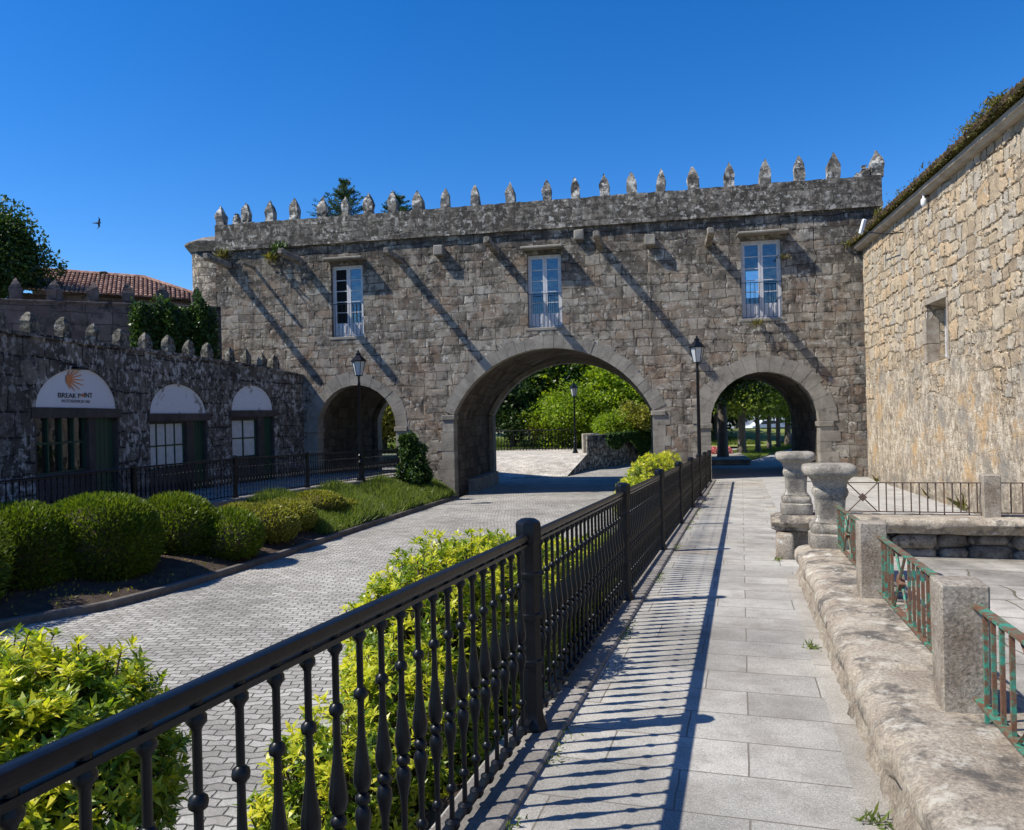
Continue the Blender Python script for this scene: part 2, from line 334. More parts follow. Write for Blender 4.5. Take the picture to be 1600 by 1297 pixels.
def right_mat():
    q = NT('ochre rubble masonry'); o, v, vw, sp = wallvec(q, .25, .06)
    c1, f1 = brick(q, vw, .68, .47, .04, 1.0, .42, .62, 2); c2, f2 = brick(q, q.vmath('ADD', vw, (2.3, .7, 0)), .42, .31, .035, 1.0, .37, .7, 3)
    ns0, _ = q.noise(o, .75, 4, .6); sel = q.ramp(ns0, [(.5, 0), (.53, 1)]); cc = q.mix(sel, c1, c2); ff = q.mix(sel, f1, f2)
    nf, _ = q.noise(o, 24, 6, .75); na, _ = q.noise(o, 2.4, 8, .7); nw_, _ = q.noise(o, 9, 5, .7)
    g = q.ramp(q.math('ADD', q.math('SUBTRACT', 1.0, ff), q.math('MULTIPLY', q.math('SUBTRACT', nw_, .5), .7)), [(.12, 0), (.62, 1)])
    col = q.ramp(cc, [(0, (.3, .235, .165)), (.25, (.4, .32, .22)), (.45, (.37, .335, .28)), (.6, (.44, .37, .27)), (.8, (.45, .33, .205)), (1, (.44, .4, .33))])
    col = q.mix(.85, col, q.ramp(nf, [(.3, .55), (.5, 1), (.7, 1.45)]), 'MULTIPLY'); col = q.mix(.75, col, q.ramp(na, [(.3, .6), (.7, 1.35)]), 'MULTIPLY')
    mort = q.mix(q.ramp(nw_, [(.38, 0), (.55, 1)]), (.17, .13, .09, 1), (.36, .3, .22, 1)); col = q.mix(g, mort, col)
    st = q.vmath('MULTIPLY', o, (2.0, 2.0, .9)); ns, _ = q.noise(st, 2.0, 7, .7, .9); ns2, _ = q.noise(o, 6, 9, .8)
    mixn = q.math('ADD', q.math('MULTIPLY', ns, .5), q.math('MULTIPLY', ns2, .5))
    pc = q.ramp(mixn, [(.4, (.12, .1, .08)), (.46, (.27, .225, .17)), (.51, (.38, .32, .24)), (.57, (.55, .49, .395))])
    pc = q.mix(.8, pc, q.ramp(nf, [(.3, .55), (.5, 1), (.7, 1.4)]), 'MULTIPLY')
    no, _ = q.noise(q.vmath('ADD', o, (3, 5, 9)), 1.1, 7, .72); pc = q.mix(q.ramp(no, [(.53, 0), (.62, .75)]), pc, (.44, .285, .135)); ng, _ = q.noise(q.vmath('ADD', o, (13, 5, 2)), .7, 7, .75); pc = q.mix(q.ramp(ng, [(.51, 0), (.62, .75)]), pc, (.2, .193, .175))
    nm, _ = q.noise(o, .7, 8, .72)
    f = q.math('ADD', q.math('MULTIPLY', q.math('SUBTRACT', 3.7, sp.outputs[2]), .38), q.math('MULTIPLY', q.math('SUBTRACT', nm, .5), 5.0)); pf = q.ramp(f, [(.1, 0), (.5, 1)])
    col = q.mix(q.math('MULTIPLY', pf, .96), col, pc)
    gz = q.math('ADD', q.math('MULTIPLY', q.math('SUBTRACT', .8, sp.outputs[2]), .35), q.math('MULTIPLY', q.math('SUBTRACT', na, .5), 2.0)); col = q.mix(q.ramp(gz, [(.3, 0), (.75, .7)]), col, (.15, .132, .108))
    hs_ = q.mix(q.math('MULTIPLY', pf, .93), g, (.8, .8, .8, 1))
    h = q.math('ADD', hs_, q.math('ADD', q.math('MULTIPLY', nf, .5), q.math('MULTIPLY', na, .5)))
    q.displace(q.math('ADD', q.math('MULTIPLY', hs_, .6), q.math('ADD', q.math('MULTIPLY', na, .6), q.math('MULTIPLY', q.math('MULTIPLY', cc, .45), q.math('SUBTRACT', 1, pf)))), .05, .85)
    return q.done(col, .95, q.bump(h, .045), Specular_IOR_Level=.15)
M['right'] = right_mat()
def slab_mat(name, bw, rh, pal, joint, bump=.01, big=.35, speck=1.0, warp=.0, off=.37, js=.0045):
    q = NT(name); o, v, vw, sp = wallvec(q, warp, .004, flat=True)
    cc, ff = brick(q, vw, bw, rh, js, .2, off, .8, 3)
    col = q.ramp(cc, pal); n, _ = q.noise(o, 110, 3, .8); nb_, _ = q.noise(o, .9, 6, .7); n3, _ = q.noise(o, 260, 2, .8)
    col = q.mix(speck, col, q.ramp(n, [(.32, .62), (.5, 1), (.68, 1.35)]), 'MULTIPLY')
    col = q.mix(.6 * speck, col, q.ramp(n3, [(.35, .6), (.5, 1), (.65, 1.4)]), 'MULTIPLY')
    col = q.mix(1, col, q.ramp(nb_, [(.3, 1 - big), (.6, 1 + big * .4)]), 'MULTIPLY')
    n5, _ = q.noise(q.vmath('ADD', o, (7, 3, 1)), 2.2, 8, .75); col = q.mix(q.ramp(n5, [(.48, 0), (.66, .55)]), col, (.175, .155, .125))
    col = q.mix(ff, col, joint)
    h = q.math('ADD', q.math('SUBTRACT', 1, ff), q.math('MULTIPLY', n, .3))
    return q.done(col, .8, q.bump(h, bump), Specular_IOR_Level=.3)
M['path'] = slab_mat('granite slab paving', .86, .42, [(0, (.3, .288, .262)), (.45, (.35, .338, .308)), (.8, (.395, .38, .345)), (.94, (.36, .34, .3)), (1, (.38, .31, .235))], (.17, .15, .125), big=.36, warp=.006)
M['pathedge'] = slab_mat('granite edge slabs', 1.2, 1.15, [(0, (.31, .29, .26)), (.5, (.34, .32, .285)), (1, (.36, .34, .305))], (.17, .15, .12), .012, js=.005)
M['plazapave'] = slab_mat('pale plaza setts', .3, .2, [(0, (.42, .38, .33)), (.5, (.52, .48, .42)), (1, (.58, .55, .5))], (.25, .22, .18), .012, js=.008)
M['court'] = slab_mat('old court flagstones', 1.25, .72, [(0, (.3, .285, .26)), (.5, (.38, .36, .33)), (1, (.45, .43, .4))], (.14, .13, .09), .03, .6, warp=.3, js=.01)
def paver_mat():
    q = NT('interlocking grey pavers'); o, v, vw, sp = wallvec(q, .09, .016, flat=True)
    s2 = q.n('SeparateXYZ'); q.put(s2.inputs[0], vw)
    tri = q.math('PINGPONG', s2.outputs[0], .11); yy = q.math('ADD', s2.outputs[1], q.math('MULTIPLY', q.math('SUBTRACT', tri, .055), .3))
    cb = q.n('CombineXYZ'); q.put(cb.inputs[0], s2.outputs[0]); q.put(cb.inputs[1], yy)
    cc, ff = brick(q, cb.outputs[0], .2, .12, .011, .8, .5)
    col = q.ramp(cc, [(0, (.27, .255, .23)), (.5, (.34, .325, .297)), (1, (.41, .395, .363))])
    n, _ = q.noise(o, 70, 4, .7); nb_, _ = q.noise(o, .45, 6, .7)
    col = q.mix(.8, col, q.ramp(n, [(.3, .6), (.7, 1.4)]), 'MULTIPLY'); col = q.mix(1, col, q.ramp(nb_, [(.3, .6), (.5, .95), (.7, 1.2)]), 'MULTIPLY')
    col = q.mix(ff, col, (.12, .115, .105, 1)); h = q.math('ADD', q.math('ADD', q.math('SUBTRACT', 1, ff), q.math('MULTIPLY', cc, .5)), q.math('MULTIPLY', n, .3))
    return q.done(col, .85, q.bump(h, .02), Specular_IOR_Level=.3)
M['paver'] = paver_mat()
M['gravel'] = plain('grey yard surface', (.33, .32, .30), .9, .35, 2.5, .01)
M['ground'] = plain('dry ground', (.16, .17, .09), .95, .4, .6, .02)
M['farstreet'] = plain('pale concrete street', (.55, .54, .52), .9, .15, 3)
M['lawn'] = plain('sunny park lawn', (.17, .2, .05), .95, .4, 1.5, .02)
M['asphalt'] = plain('pale asphalt', (.3, .3, .29), .9, .2, 3)
M['twig'] = plain('twig bark', (.09, .065, .045), .9, .3, 30)
M['bark'] = plain('grey tree bark', (.12, .1, .08), .9, .5, 6, .03)
M['concrete'] = rawstone('weathered cornice', [(.3, (.26, .22, .17)), (.7, (.42, .37, .3))], 3, bump=.01, island=0)
M['tile'] = rawstone('old clay roof tiles', [(.3, (.12, .065, .05)), (.5, (.24, .135, .1)), (.7, (.38, .27, .22))], 3, dark=(.06, .045, .04), dt=.6, bump=.02, island=.3)
M['tilemoss'] = rawstone('mossy roof tiles', [(.3, (.05, .035, .025)), (.5, (.12, .075, .045)), (.7, (.2, .13, .08))], 6, dark=(.04, .045, .02), dt=.52, bump=.03, island=.4)
def rail_paint():
    q = NT('flaking green paint over rust'); o = q.obj(); n, _ = q.noise(o, 14, 7, .75); n2, _ = q.noise(o, 90, 3)
    g = q.n('NewGeometry'); r = q.math('MULTIPLY', q.math('SUBTRACT', g.outputs['Random Per Island'], .5), .16)
    col = q.mix(q.ramp(q.math('ADD', n, r), [(.44, 0), (.52, 1)]), (.035, .22, .15, 1), (.14, .065, .035, 1)); col = q.mix(.6, col, q.ramp(n2, [(.3, .6), (.7, 1.4)]), 'MULTIPLY')
    return q.done(col, .65, q.bump(n, .004))
M['greenrail'] = rail_paint()
M['rustrail'] = plain('rusty dark iron', (.09, .06, .045), .8, .5, 20, .003)
M['carpaint'] = plain('pale car paint', (.6, .64, .7), .3, .03, 3)
M['rubber'] = plain('tyre rubber', (.02, .02, .02), .8, .1)
M['render'] = plain('pale render', (.6, .58, .54), .9, .1, 2)
M['feather'] = plain('dark feathers', (.012, .011, .012), .8, .2)
M['lamphead'] = plain('white plastic', (.7, .72, .74), .4, .05)
M['hedge'] = leafmat('hedge leaf', (.035, .065, .008), (.095, .145, .013), (.21, .25, .025), .35)
M['azalea'] = leafmat('olive shrub leaf', (.1, .11, .022), (.22, .225, .04), (.36, .32, .07), .35)
M['pieris'] = leafmat('glossy shrub leaf', (.05, .1, .012), (.16, .24, .02), (.34, .38, .035), .4, .33)
M['pierisnew'] = leafmat('young yellow green leaf', (.34, .4, .025), (.52, .52, .035), (.68, .58, .07), .4, .33)
M['ivy'] = leafmat('ivy leaf', (.014, .035, .008), (.035, .075, .015), (.09, .15, .04), .25)
M['darktree'] = leafmat('dark tree leaf', (.015, .035, .008), (.035, .07, .014), (.07, .12, .02), .3)
M['brighttree'] = leafmat('bright tree leaf', (.09, .15, .012), (.19, .28, .022), (.32, .38, .04), .45)
M['plane'] = leafmat('plane tree leaf', (.07, .11, .018), (.15, .21, .035), (.3, .34, .09), .45)
M['conifer'] = leafmat('conifer needle', (.02, .045, .015), (.05, .09, .025), None, .2)
M['grass'] = leafmat('grass blade', (.06, .095, .02), (.115, .17, .03), (.25, .27, .08), .4)
M['weed'] = leafmat('dry roof weed', (.07, .06, .018), (.12, .12, .03), (.2, .15, .05), .3)
M['pink'] = leafmat('pink petal', (.6, .06, .17), (.8, .2, .35), (.85, .6, .65), .3)
# ------------------------------------------------------------------ foliage helpers
def unit(v): return v / np.maximum(np.linalg.norm(v, axis=1, keepdims=True), 1e-9)
def leaf_arrays(P, D, L, W, rng, fold=.25, droop=0.0):
    n = len(P); D = unit(D); R = unit(np.cross(D, rng.normal(size=(n, 3)))); U = np.cross(R, D)
    L = np.broadcast_to(np.asarray(L), (n,))[:, None]; W = np.broadcast_to(np.asarray(W), (n,))[:, None]
    mid = P + D * L * .45
    v = np.stack([P, mid + R * W * .5 + U * W * fold, P + D * L - U * L * droop, mid - R * W * .5 + U * W * fold], 1)
    return v.reshape(-1, 3)
def quads_obj(name, V, mats, parent=None, mi=None):
    n = len(V) // 4; me = bpy.data.meshes.new(name)
    me.vertices.add(n * 4); me.vertices.foreach_set('co', V.astype(np.float32).ravel())
    me.loops.add(n * 4); me.loops.foreach_set('vertex_index', np.arange(n * 4, dtype=np.int32))
    me.polygons.add(n); me.polygons.foreach_set('loop_start', np.arange(0, n * 4, 4, dtype=np.int32))
    if not isinstance(mats, (list, tuple)): mats = [mats]
    for m in mats: me.materials.append(m)
    if mi is not None: me.polygons.foreach_set('material_index', np.asarray(mi, dtype=np.int32))
    me.update(calc_edges=True); o = bpy.data.objects.new(name, me); C.objects.link(o)
    if parent: o.parent = parent
    return o
def sph(n, rng):
    return unit(rng.normal(size=(n, 3)))
def lump(d, seed, k=7, amp=.18, tight=5.0):
    r = np.random.default_rng(seed); c = unit(r.normal(size=(k, 3))); a = r.uniform(-.4, 1, k) * amp
    return 1 + (np.exp((d @ c.T - 1) * tight) * a).sum(1)
def core(mb, c, r, seed, k=.82, zmin=None):
    vs = []; fs = []; nu, nv = 16, 10
    for i in range(nv + 1):
        for j in range(nu):
            th = math.pi * i / nv; ph = 2 * math.pi * j / nu; d = np.array([[math.sin(th) * math.cos(ph), math.sin(th) * math.sin(ph), math.cos(th)]])
            q = lump(d, seed)[0] * k; z = c[2] + d[0, 2] * r[2] * q
            if zmin is not None: z = max(z, zmin)
            vs.append((c[0] + d[0, 0] * r[0] * q, c[1] + d[0, 1] * r[1] * q, z))
    for i in range(nv):
        for j in range(nu): fs.append((i * nu + j, i * nu + (j + 1) % nu, (i + 1) * nu + (j + 1) % nu, (i + 1) * nu + j))
    mb.add(vs, fs)
def dome_bush(name, base, r, top, n, L, W, mat, seed, label, cat, group=None, up=.4, spread=.7, sharp=1.0, corek=.84, amp=.16, thick=.12):
    """clipped or loose bush: foliage shell over a twig core"""
    rng = np.random.default_rng(seed); o = empty(name, base, label=label, cat=cat, group=group)
    H = top - base[2]; hz = H * .56; cz = H - hz
    d = sph(n, rng); d = d[d[:, 2] > -.75]; q = lump(d, seed, 9, amp) * (1 - rng.random(len(d)) ** 1.6 * thick)
    e = np.sign(d) * np.abs(d) ** sharp
    P = e * q[:, None] * np.array([r[0], r[1], hz]) + np.array([0, 0, cz]); P[:, 2] = np.maximum(P[:, 2], .02)
    D = d * .8 + rng.normal(size=d.shape) * spread * .6 + np.array([0, 0, up])
    l = L * rng.uniform(.6, 1.3, len(d)); quads_obj('foliage', leaf_arrays(P, D, l, l * W / L, rng), mat, o)
    mb = MB(); core(mb, (0, 0, cz), (r[0], r[1], hz), seed, corek, .01); mb.build('branches', M['twig'], o)
    return o
def tree(name, base, height, cr, cz0, mat, seed, label, group=None, n=9000, L=.22, trunk_r=.2, nclump=26, lean=(0, 0), bark=None, sparse=.5, flat=1.0, cat='tree'):
    rng = np.random.default_rng(seed); o = empty(name, base, label=label, cat=cat, group=group)
    mb = MB(); th = cz0 + (height - cz0) * .35
    pts = [(lean[0] * k * k, lean[1] * k * k, th * k - (.15 if k == 0 else 0)) for k in (0, .12, .4, .7, 1)]
    mb.tube(pts, [trunk_r * 1.45, trunk_r * 1.05, trunk_r * .92, trunk_r * .8, trunk_r * .5], 12)
    cs = []
    cc = np.array([lean[0], lean[1], (cz0 + height) / 2]); ch = (height - cz0) / 2
    for i in range(nclump):
        d = sph(1, rng)[0]; k = rng.uniform(.35, .82); cs.append(cc + d * np.array([cr, cr, ch]) * k)
    for c in cs[:14]:
        s0 = np.array(pts[3]) if rng.random() < .5 else np.array(pts[4]); m = (s0 + c) / 2 + np.array([0, 0, .1 * ch])
        mb.tube([s0, m, c], [trunk_r * .42, trunk_r * .24, trunk_r * .06], 6)
    jitter(mb, trunk_r * .18, seed, 2.5); mb.build('trunk', bark or M['bark'], o, True)
    per = n // nclump; A = []
    for i, c in enumerate(cs):
        rr = cr * rng.uniform(.28, .5); d = sph(per, rng); k = rng.random(per) ** .45
        P = c + d * (rr * k * lump(d, seed * 31 + i, 6, .35))[:, None] * np.array([1, 1, .75 * flat])
        D = d * .6 + rng.normal(size=d.shape) * .7 + np.array([0, 0, .1]); l = L * rng.uniform(.6, 1.35, per)
        A.append(leaf_arrays(P, D, l, l * .6, rng))
    quads_obj('crown', np.concatenate(A), mat, o); return o
def tuft(name, base, n, L, mat, seed, spread=.5, label=None, cat=None, group=None, rad_=.1, parent=None, W=.12):
    rng = np.random.default_rng(seed); P = rng.normal(size=(n, 3)) * rad_ * .6; P[:, 2] = np.abs(P[:, 2]) * .3
    D = rng.normal(size=(n, 3)) * spread + np.array([0, 0, 1]); l = L * rng.uniform(.5, 1.2, n)
    o = quads_obj(name, leaf_arrays(P, D, l, l * W, rng, .1, .15), mat, parent); o.location = base
    return tag(o, label, cat, group)
#SETTING
g = MB(); g.quad((-3000, -3000, -2.05), (3000, -3000, -2.05), (3000, 3000, -2.05), (-3000, 3000, -2.05)); tag(g.build('ground', M['ground']), kind='structure')
rP = -AP
def pw(t, s, z=0): return Vector((s * math.sin(AP) + t * math.cos(AP), s * math.cos(AP) - t * math.sin(AP), z))
def frameP(name, build_mb, mat, **k):
    o = build_mb.build(name, mat, None, **k); o.rotation_euler = (0, 0, -AP); return o
TL = -1.13; TR = .58; SE = 29.9
# footpath (slab body), with small sett strips at both edges
p = MB()
p.quad((TL - .14, -6, .21), (TR + .14, -6, .21), (TR + .14, 31, zpath(31)), (TL - .14, 31, zpath(31)))
p.quad((TL - .14, -6, .21), (TL - .14, 31, zpath(31)), (TL - .14, 31, -2.2), (TL - .14, -6, -2.2))
tag(frameP('footpath', p, M['path']), kind='structure')
p = MB(); 0 and p.quad((TL + .17, -6, .214), (TL + .45, -6, .214), (TL + .45, 30, zpath(30) + .004), (TL + .17, 30, zpath(30) + .004))
p.quad((TR - .13, -6, .214), (TR + .05, -6, .214), (TR + .05, 9.5, zpath(9.5) + .004), (TR - .13, 9.5, zpath(9.5) + .004))
tag(frameP('footpath_border', p, M['pathedge']), kind='structure')
p = MB(); s = -6.0
rk = random.Random(4)
while s < 30:
    l = .98; p.box(TL - .12, TL + .165, s + .006, s + l - .006, 0.0 - .03, .028, zs=-.035, bev=.012); s += l
tag(frameP('railing_kerb', p, M['kerb']), kind='structure')
# road
def zr(Y): return -1.3 - .4 * max(0, min(1.4, (Y - 10) / 21))
def gr(x, y, dz=0.0):
    z = -1.5
    for _ in range(12):
        q = gnd(x, y, z); z = zr(q.y) + dz
    return gnd(x, y, z)
kerb = [gr(0, 985), gr(200, 945), gr(400, 885), gr(560, 830), gr(715, 779)]
k0 = kerb[0] + (kerb[0] - kerb[1]) * 4.2; kerb = [k0] + kerb
def crs(P, n=8):
    out = []
    for i in range(len(P) - 1):
        a = P[max(i - 1, 0)]; b = P[i]; c = P[i + 1]; d = P[min(i + 2, len(P) - 1)]
        for k in range(n):
            t = k / n; out.append(.5 * ((2 * b) + (c - a) * t + (2 * a - 5 * b + 4 * c - d) * t * t + (3 * b - a - 3 * c + d) * t ** 3))
    out.append(P[-1]); return out
kc = crs(kerb, 8)
p = MB(); N = len(kc)
redge = []
for i, q in enumerate(kc):
    sK = q.x * math.sin(AP) + q.y * math.cos(AP); r = pw(-2.75, sK + 1.2); redge.append(Vector((r.x, r.y, zr(r.y))))
for i in range(N - 1):
    a, b = kc[i], kc[i + 1]; c, d = redge[i], redge[i + 1]
    for j in range(6):
        f0, f1 = j / 6, (j + 1) / 6
        p.quad(a.lerp(c, f0), a.lerp(c, f1), b.lerp(d, f1), b.lerp(d, f0))
e0, e1 = kc[-1], redge[-1]
far = [(e0, e1), (B0 + ub * fp(708, 775)[0] + nb * 8.5, B0 + ub * fp(1012, 740)[0] + nb * 8.5)]
for (a, b) in far[1:]: a.z = b.z = -1.86
A1, B1 = far[1]; p.quad(e0, e1, B1, A1)
p.quad(A1, B1, Vector((40, 62, -1.86)), Vector((-30, 62, -1.86)))
ro = p.build('road', M['paver']); tag(ro, kind='structure')
p = MB(); path = [Vector((q.x, q.y, q.z)) for q in kc]
p.sweep([(-.16, -.1), (0, -.1), (0, .10), (-.02, .125), (-.14, .125), (-.16, .1)], path)
tag(p.build('road_kerb', M['kerbdark'], smooth=False), kind='structure')
# left railing line (posts n=-3..4)
def lpost(n):
    k = 1 + .2035 * n; x = (206 + 233.3 * n) / k; Y = 17.3 * k
    return Vector(((x - 800) / F * Y * 1.0 + .0, Y, 0))
LR = [lpost(n) for n in (-2, -1, 0, 1, 2, 3, 4)]
LZ = [-.52, -.52, -.50, -.52, -.60, -.70, -.80]
for q, z in zip(LR, LZ): q.z = z
def lrail(f):
    f = max(0, min(5.999, f)); i = int(f); return LR[i].lerp(LR[i + 1], f - i)
# planted bed between road kerb and railing
def nearest_rail(i):
    return LR[0].lerp(LR[-1], i / (N - 1)) if False else None
lend = LR[-1]
railpts = []
for i, q in enumerate(kc):
    # foot of perpendicular-ish: rail point at same s
    sK = q.x * math.sin(AP) + q.y * math.cos(AP)
    a = LR[0]; b = LR[-1]; sa = a.x * math.sin(AP) + a.y * math.cos(AP); sb = b.x * math.sin(AP) + b.y * math.cos(AP)
    f = (sK + .6 - sa) / (sb - sa); f = min(f, 1.12); w0 = a.lerp(b, f); fz = max(0, min(5.999, f * 6)); w0.z = LZ[int(fz)] + (LZ[int(fz) + 1] - LZ[int(fz)]) * (fz - int(fz)); railpts.append(w0)
bedgrid = []
p = MB(); NJ = 10
from mathutils import noise as mnoise
for i in range(N):
    a = kc[i] + Vector((0, 0, .06)); b = railpts[i] + Vector((0, 0, -.12)); row = []
    d = (kc[i] - railpts[i]); d.z = 0; d.normalize(); a = a - d * .14
    for j in range(NJ + 1):
        f = j / NJ; q = a.lerp(b, f); q.z = a.z + (b.z - a.z) * (f ** .8) + mnoise.noise(q * 1.3) * .05 * (0 < j < NJ); row.append(q)
    bedgrid.append(row)
for i in range(N - 1):
    for j in range(NJ): p.quad(bedgrid[i][j], bedgrid[i][j + 1], bedgrid[i + 1][j + 1], bedgrid[i + 1][j])
tag(p.build('planting_bed', M['soil'], smooth=True), kind='structure')
def bedpt(i, j):
    i0 = min(int(i), N - 2); j0 = min(int(j), NJ - 1); a = bedgrid[i0][j0].lerp(bedgrid[i0 + 1][j0], i - i0); b = bedgrid[i0][j0 + 1].lerp(bedgrid[i0 + 1][j0 + 1], i - i0); return a.lerp(b, j - j0)
# left street (in front of shops) and its stone edge under the railing
p = MB(); a, b = LR[0] + (LR[0] - LR[1]) * 3, LR[-1] + (LR[-1] - LR[0]) * .25
a.z = -.52; b.z = -.85
p.quad(a, b, Vector((-9.5, 36, -.85)), Vector((-16, 0, -.55)))
p.quad(Vector((-16, 0, -.55)), Vector((-9.5, 36, -.85)), Vector((-30, 46, -.85)), Vector((-30, 0, -.55)))
p.quad(a, Vector((a.x, a.y, -2)), Vector((b.x, b.y, -2)), b)
tag(p.build('shop_street', M['paver']), kind='structure')
p = MB()
edge = [LR[0] + (LR[0] - LR[1]) * 2.0] + LR + [b.lerp(LR[-1], .4)]
edge[0].z = -.52; edge[-1].z = -.84
p.sweep([(-.14, -.3), (.16, -.3), (.16, .03), (.14, .05), (-.12, .05), (-.14, .03)], edge)
tag(p.build('street_kerb', M['kerb']), kind='structure')
# bed on the footpath side of the road
p = MB(); NB = 60
for i in range(NB):
    s0 = -5 + 35 * i / NB; s1 = -5 + 35 * (i + 1) / NB
    for (ta, tb, za, zb) in ((TL - .12, -1.9, -.05, -.35), (-1.9, -2.6, -.35, None)):
        def zz(t, s, z):
            w0 = pw(t, s); return zr(w0.y) + .1 if z is None else zpath(s) + z
        p.quad(pw(ta, s0, zz(ta, s0, za)), pw(ta, s1, zz(ta, s1, za)), pw(tb, s1, zz(tb, s1, zb)), pw(tb, s0, zz(tb, s0, zb)))
tag(p.build('verge_bed', M['soil']), kind='structure')
p = MB(); pth = [pw(-2.68, s_i, zr(pw(-2.68, s_i).y)) for s_i in [-5 + k for k in range(35)]]
p.sweep([(-.08, -.1), (.08, -.1), (.08, .12), (-.08, .12)], pth); tag(p.build('verge_kerb', M['kerbdark']), kind='structure')
# court, yard, promenade
CZ = -.335; YZ = -1.03
p = MB(); p.box(.7, 40, -6, 11.0, -2.1, CZ); tag(frameP('court_floor', p, M['court']), kind='structure')
p = MB(); p.quad((3.2, 11.2, YZ), (60, 11.2, YZ), (60, 46, YZ), (3.2, 46, YZ)); p.quad((.72, 11.2, zpath(11.2) - .0), (3.2, 11.2, YZ), (3.2, 31, YZ), (.72, 31, zpath(31)))
tag(frameP('yard', p, M['gravel']), kind='structure')
p = MB(); p.box(-2.2, 18, 30.9, 130, -2.0, -1.089); tag(frameP('promenade', p, M['asphalt']), kind='structure')
#BRIDGE
def bl(x, y, v=0.0): return fp(x, y, v)
bridge = empty('arched_bridge_building', B0, -AB, label='long grey stone bridge building with battlements over three arches', cat='building')
D = 7.0
uA, uZ = fp(338, 450)[0], fp(1378, 290)[0]
def lerpu(pa, pb):
    (u0, z0), (u1, z1) = fp(*pa), fp(*pb); return lambda u: z0 + (z1 - z0) * (u - u0) / (u1 - u0)
zstr = lerpu((338, 393), (1378, 322)); ztop = lerpu((338, 352), (1378, 273))
class Arch:
    def __init__(s, xl, xr, ys, yap, base, circle=False):
        s.l = fp(xl, ys)[0]; s.r = fp(xr, ys)[0]; s.zs = fp((xl + xr) / 2, ys)[1]; s.za = fp((xl + xr) / 2, yap)[1]; s.b = base
        s.c = (s.l + s.r) / 2; s.a = (s.r - s.l) / 2; s.h = s.za - s.zs; s.circ = circle
        if circle:
            s.R = (s.a ** 2 + s.h ** 2) / (2 * s.h); s.cz = s.za - s.R; s.t0 = math.asin(s.a / s.R)
    def pt(s, k, off=0.0):
        """k 0..1 from left to right, offset outwards"""
        if s.circ:
            t = -s.t0 + 2 * s.t0 * k; return s.c + math.sin(t) * (s.R + off), s.cz + math.cos(t) * (s.R + off)
        t = math.pi * (1 - k); return s.c + math.cos(t) * (s.a + off), s.zs + math.sin(t) * (s.h + off)
arches = [Arch(496, 619, 668, 601, -.9), Arch(708, 1020, 645, 543, -1.95, True), Arch(1110, 1281, 660, 580, -1.3)]
wins = []
for (x0, x1, yt, yb, xm) in ((517, 567, 414, 526, 0), (824, 877.5, 397, 511.5, 0), (1158.5, 1222, 374, 497, 0)):
    u0, u1 = fp(x0, 450)[0], fp(x1, 450)[0]; wins.append((u0, u1, fp((x0 + x1) / 2, yb)[1], fp((x0 + x1) / 2, yt)[1]))
def ssheet(mb, v, flip, windows, top, ground=-2.1, n=28):
    us = {uA, uZ}
    for a in arches: us |= {round(a.pt(k / n)[0], 6) for k in range(n + 1)}
    for q in windows: us |= {q[0], q[1]}
    k = uA
    while k < uZ: us.add(k); k += 1.0 if flip else .085
    us = sorted(us)
    def zc(a, u):
        if a.circ: return a.cz + math.sqrt(max(a.R ** 2 - (u - a.c) ** 2, 0))
        return a.zs + a.h * math.sqrt(max(1 - ((u - a.c) / a.a) ** 2, 0))
    for ua, ub_ in zip(us[:-1], us[1:]):
        if ub_ - ua < 1e-5: continue
        m = (ua + ub_) / 2; ba, bb = ground, ground
        for a in arches:
            if a.l - 1e-4 < m < a.r + 1e-4: ba, bb = zc(a, ua), zc(a, ub_)
        spans = []; cur = (ba, bb)
        for q in windows:
            if q[0] - 1e-5 < m < q[1] + 1e-5: spans.append((cur[0], cur[1], q[2], q[2])); cur = (q[3], q[3])
        spans.append((cur[0], cur[1], top(ua), top(ub_)))
        for (a0, b0, a1, b1) in spans:
            nz_ = max(1, int(max(a1 - a0, b1 - b0) / .085)) if not flip else 1
            for kz in range(nz_):
                f0, f1 = kz / nz_, (kz + 1) / nz_; A = [(ua, v, a0 + (a1 - a0) * f0), (ub_, v, b0 + (b1 - b0) * f0), (ub_, v, b0 + (b1 - b0) * f1), (ua, v, a0 + (a1 - a0) * f1)]
                mb.quad(*(A if not flip else A[::-1]))
body = MB(); RV = .42
ssheet(body, 0, False, wins, zstr)
# a hole in the rear wall, where sky shows through the right window
bw0, bz0 = fp(1166, 466, D); bw1, bz1 = fp(1190, 423, D)
ssheet(body, D, True, [(bw0, bw1, bz0, bz1)], zstr)
for (u, fl) in ((uA, 0), (uZ, 1)):
    body.quad((u, 0, -2.1), (u, D, -2.1), (u, D, zstr(u)), (u, 0, zstr(u)))
body.quad((uA, 0, zstr(uA)), (uZ, 0, zstr(uZ)), (uZ, D, zstr(uZ)), (uA, D, zstr(uA)))
zf = max(a.za for a in arches) + .45
body.quad((uA, 0.02, zf), (uZ, .02, zf), (uZ, D - .02, zf), (uA, D - .02, zf))
for q in wins:
    for (a, b) in (((q[0], q[2]), (q[0], q[3])), ((q[0], q[3]), (q[1], q[3])), ((q[1], q[3]), (q[1], q[2])), ((q[1], q[2]), (q[0], q[2]))):
        body.quad((a[0], 0, a[1]), (a[0], RV + .4, a[1]), (b[0], RV + .4, b[1]), (b[0], 0, b[1]))
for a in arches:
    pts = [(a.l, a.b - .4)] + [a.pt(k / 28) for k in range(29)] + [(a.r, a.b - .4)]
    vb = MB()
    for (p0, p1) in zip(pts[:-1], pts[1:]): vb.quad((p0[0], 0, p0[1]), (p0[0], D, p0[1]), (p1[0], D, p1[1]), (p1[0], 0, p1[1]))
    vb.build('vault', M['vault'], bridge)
body.build('wall', M['bridge'], bridge)
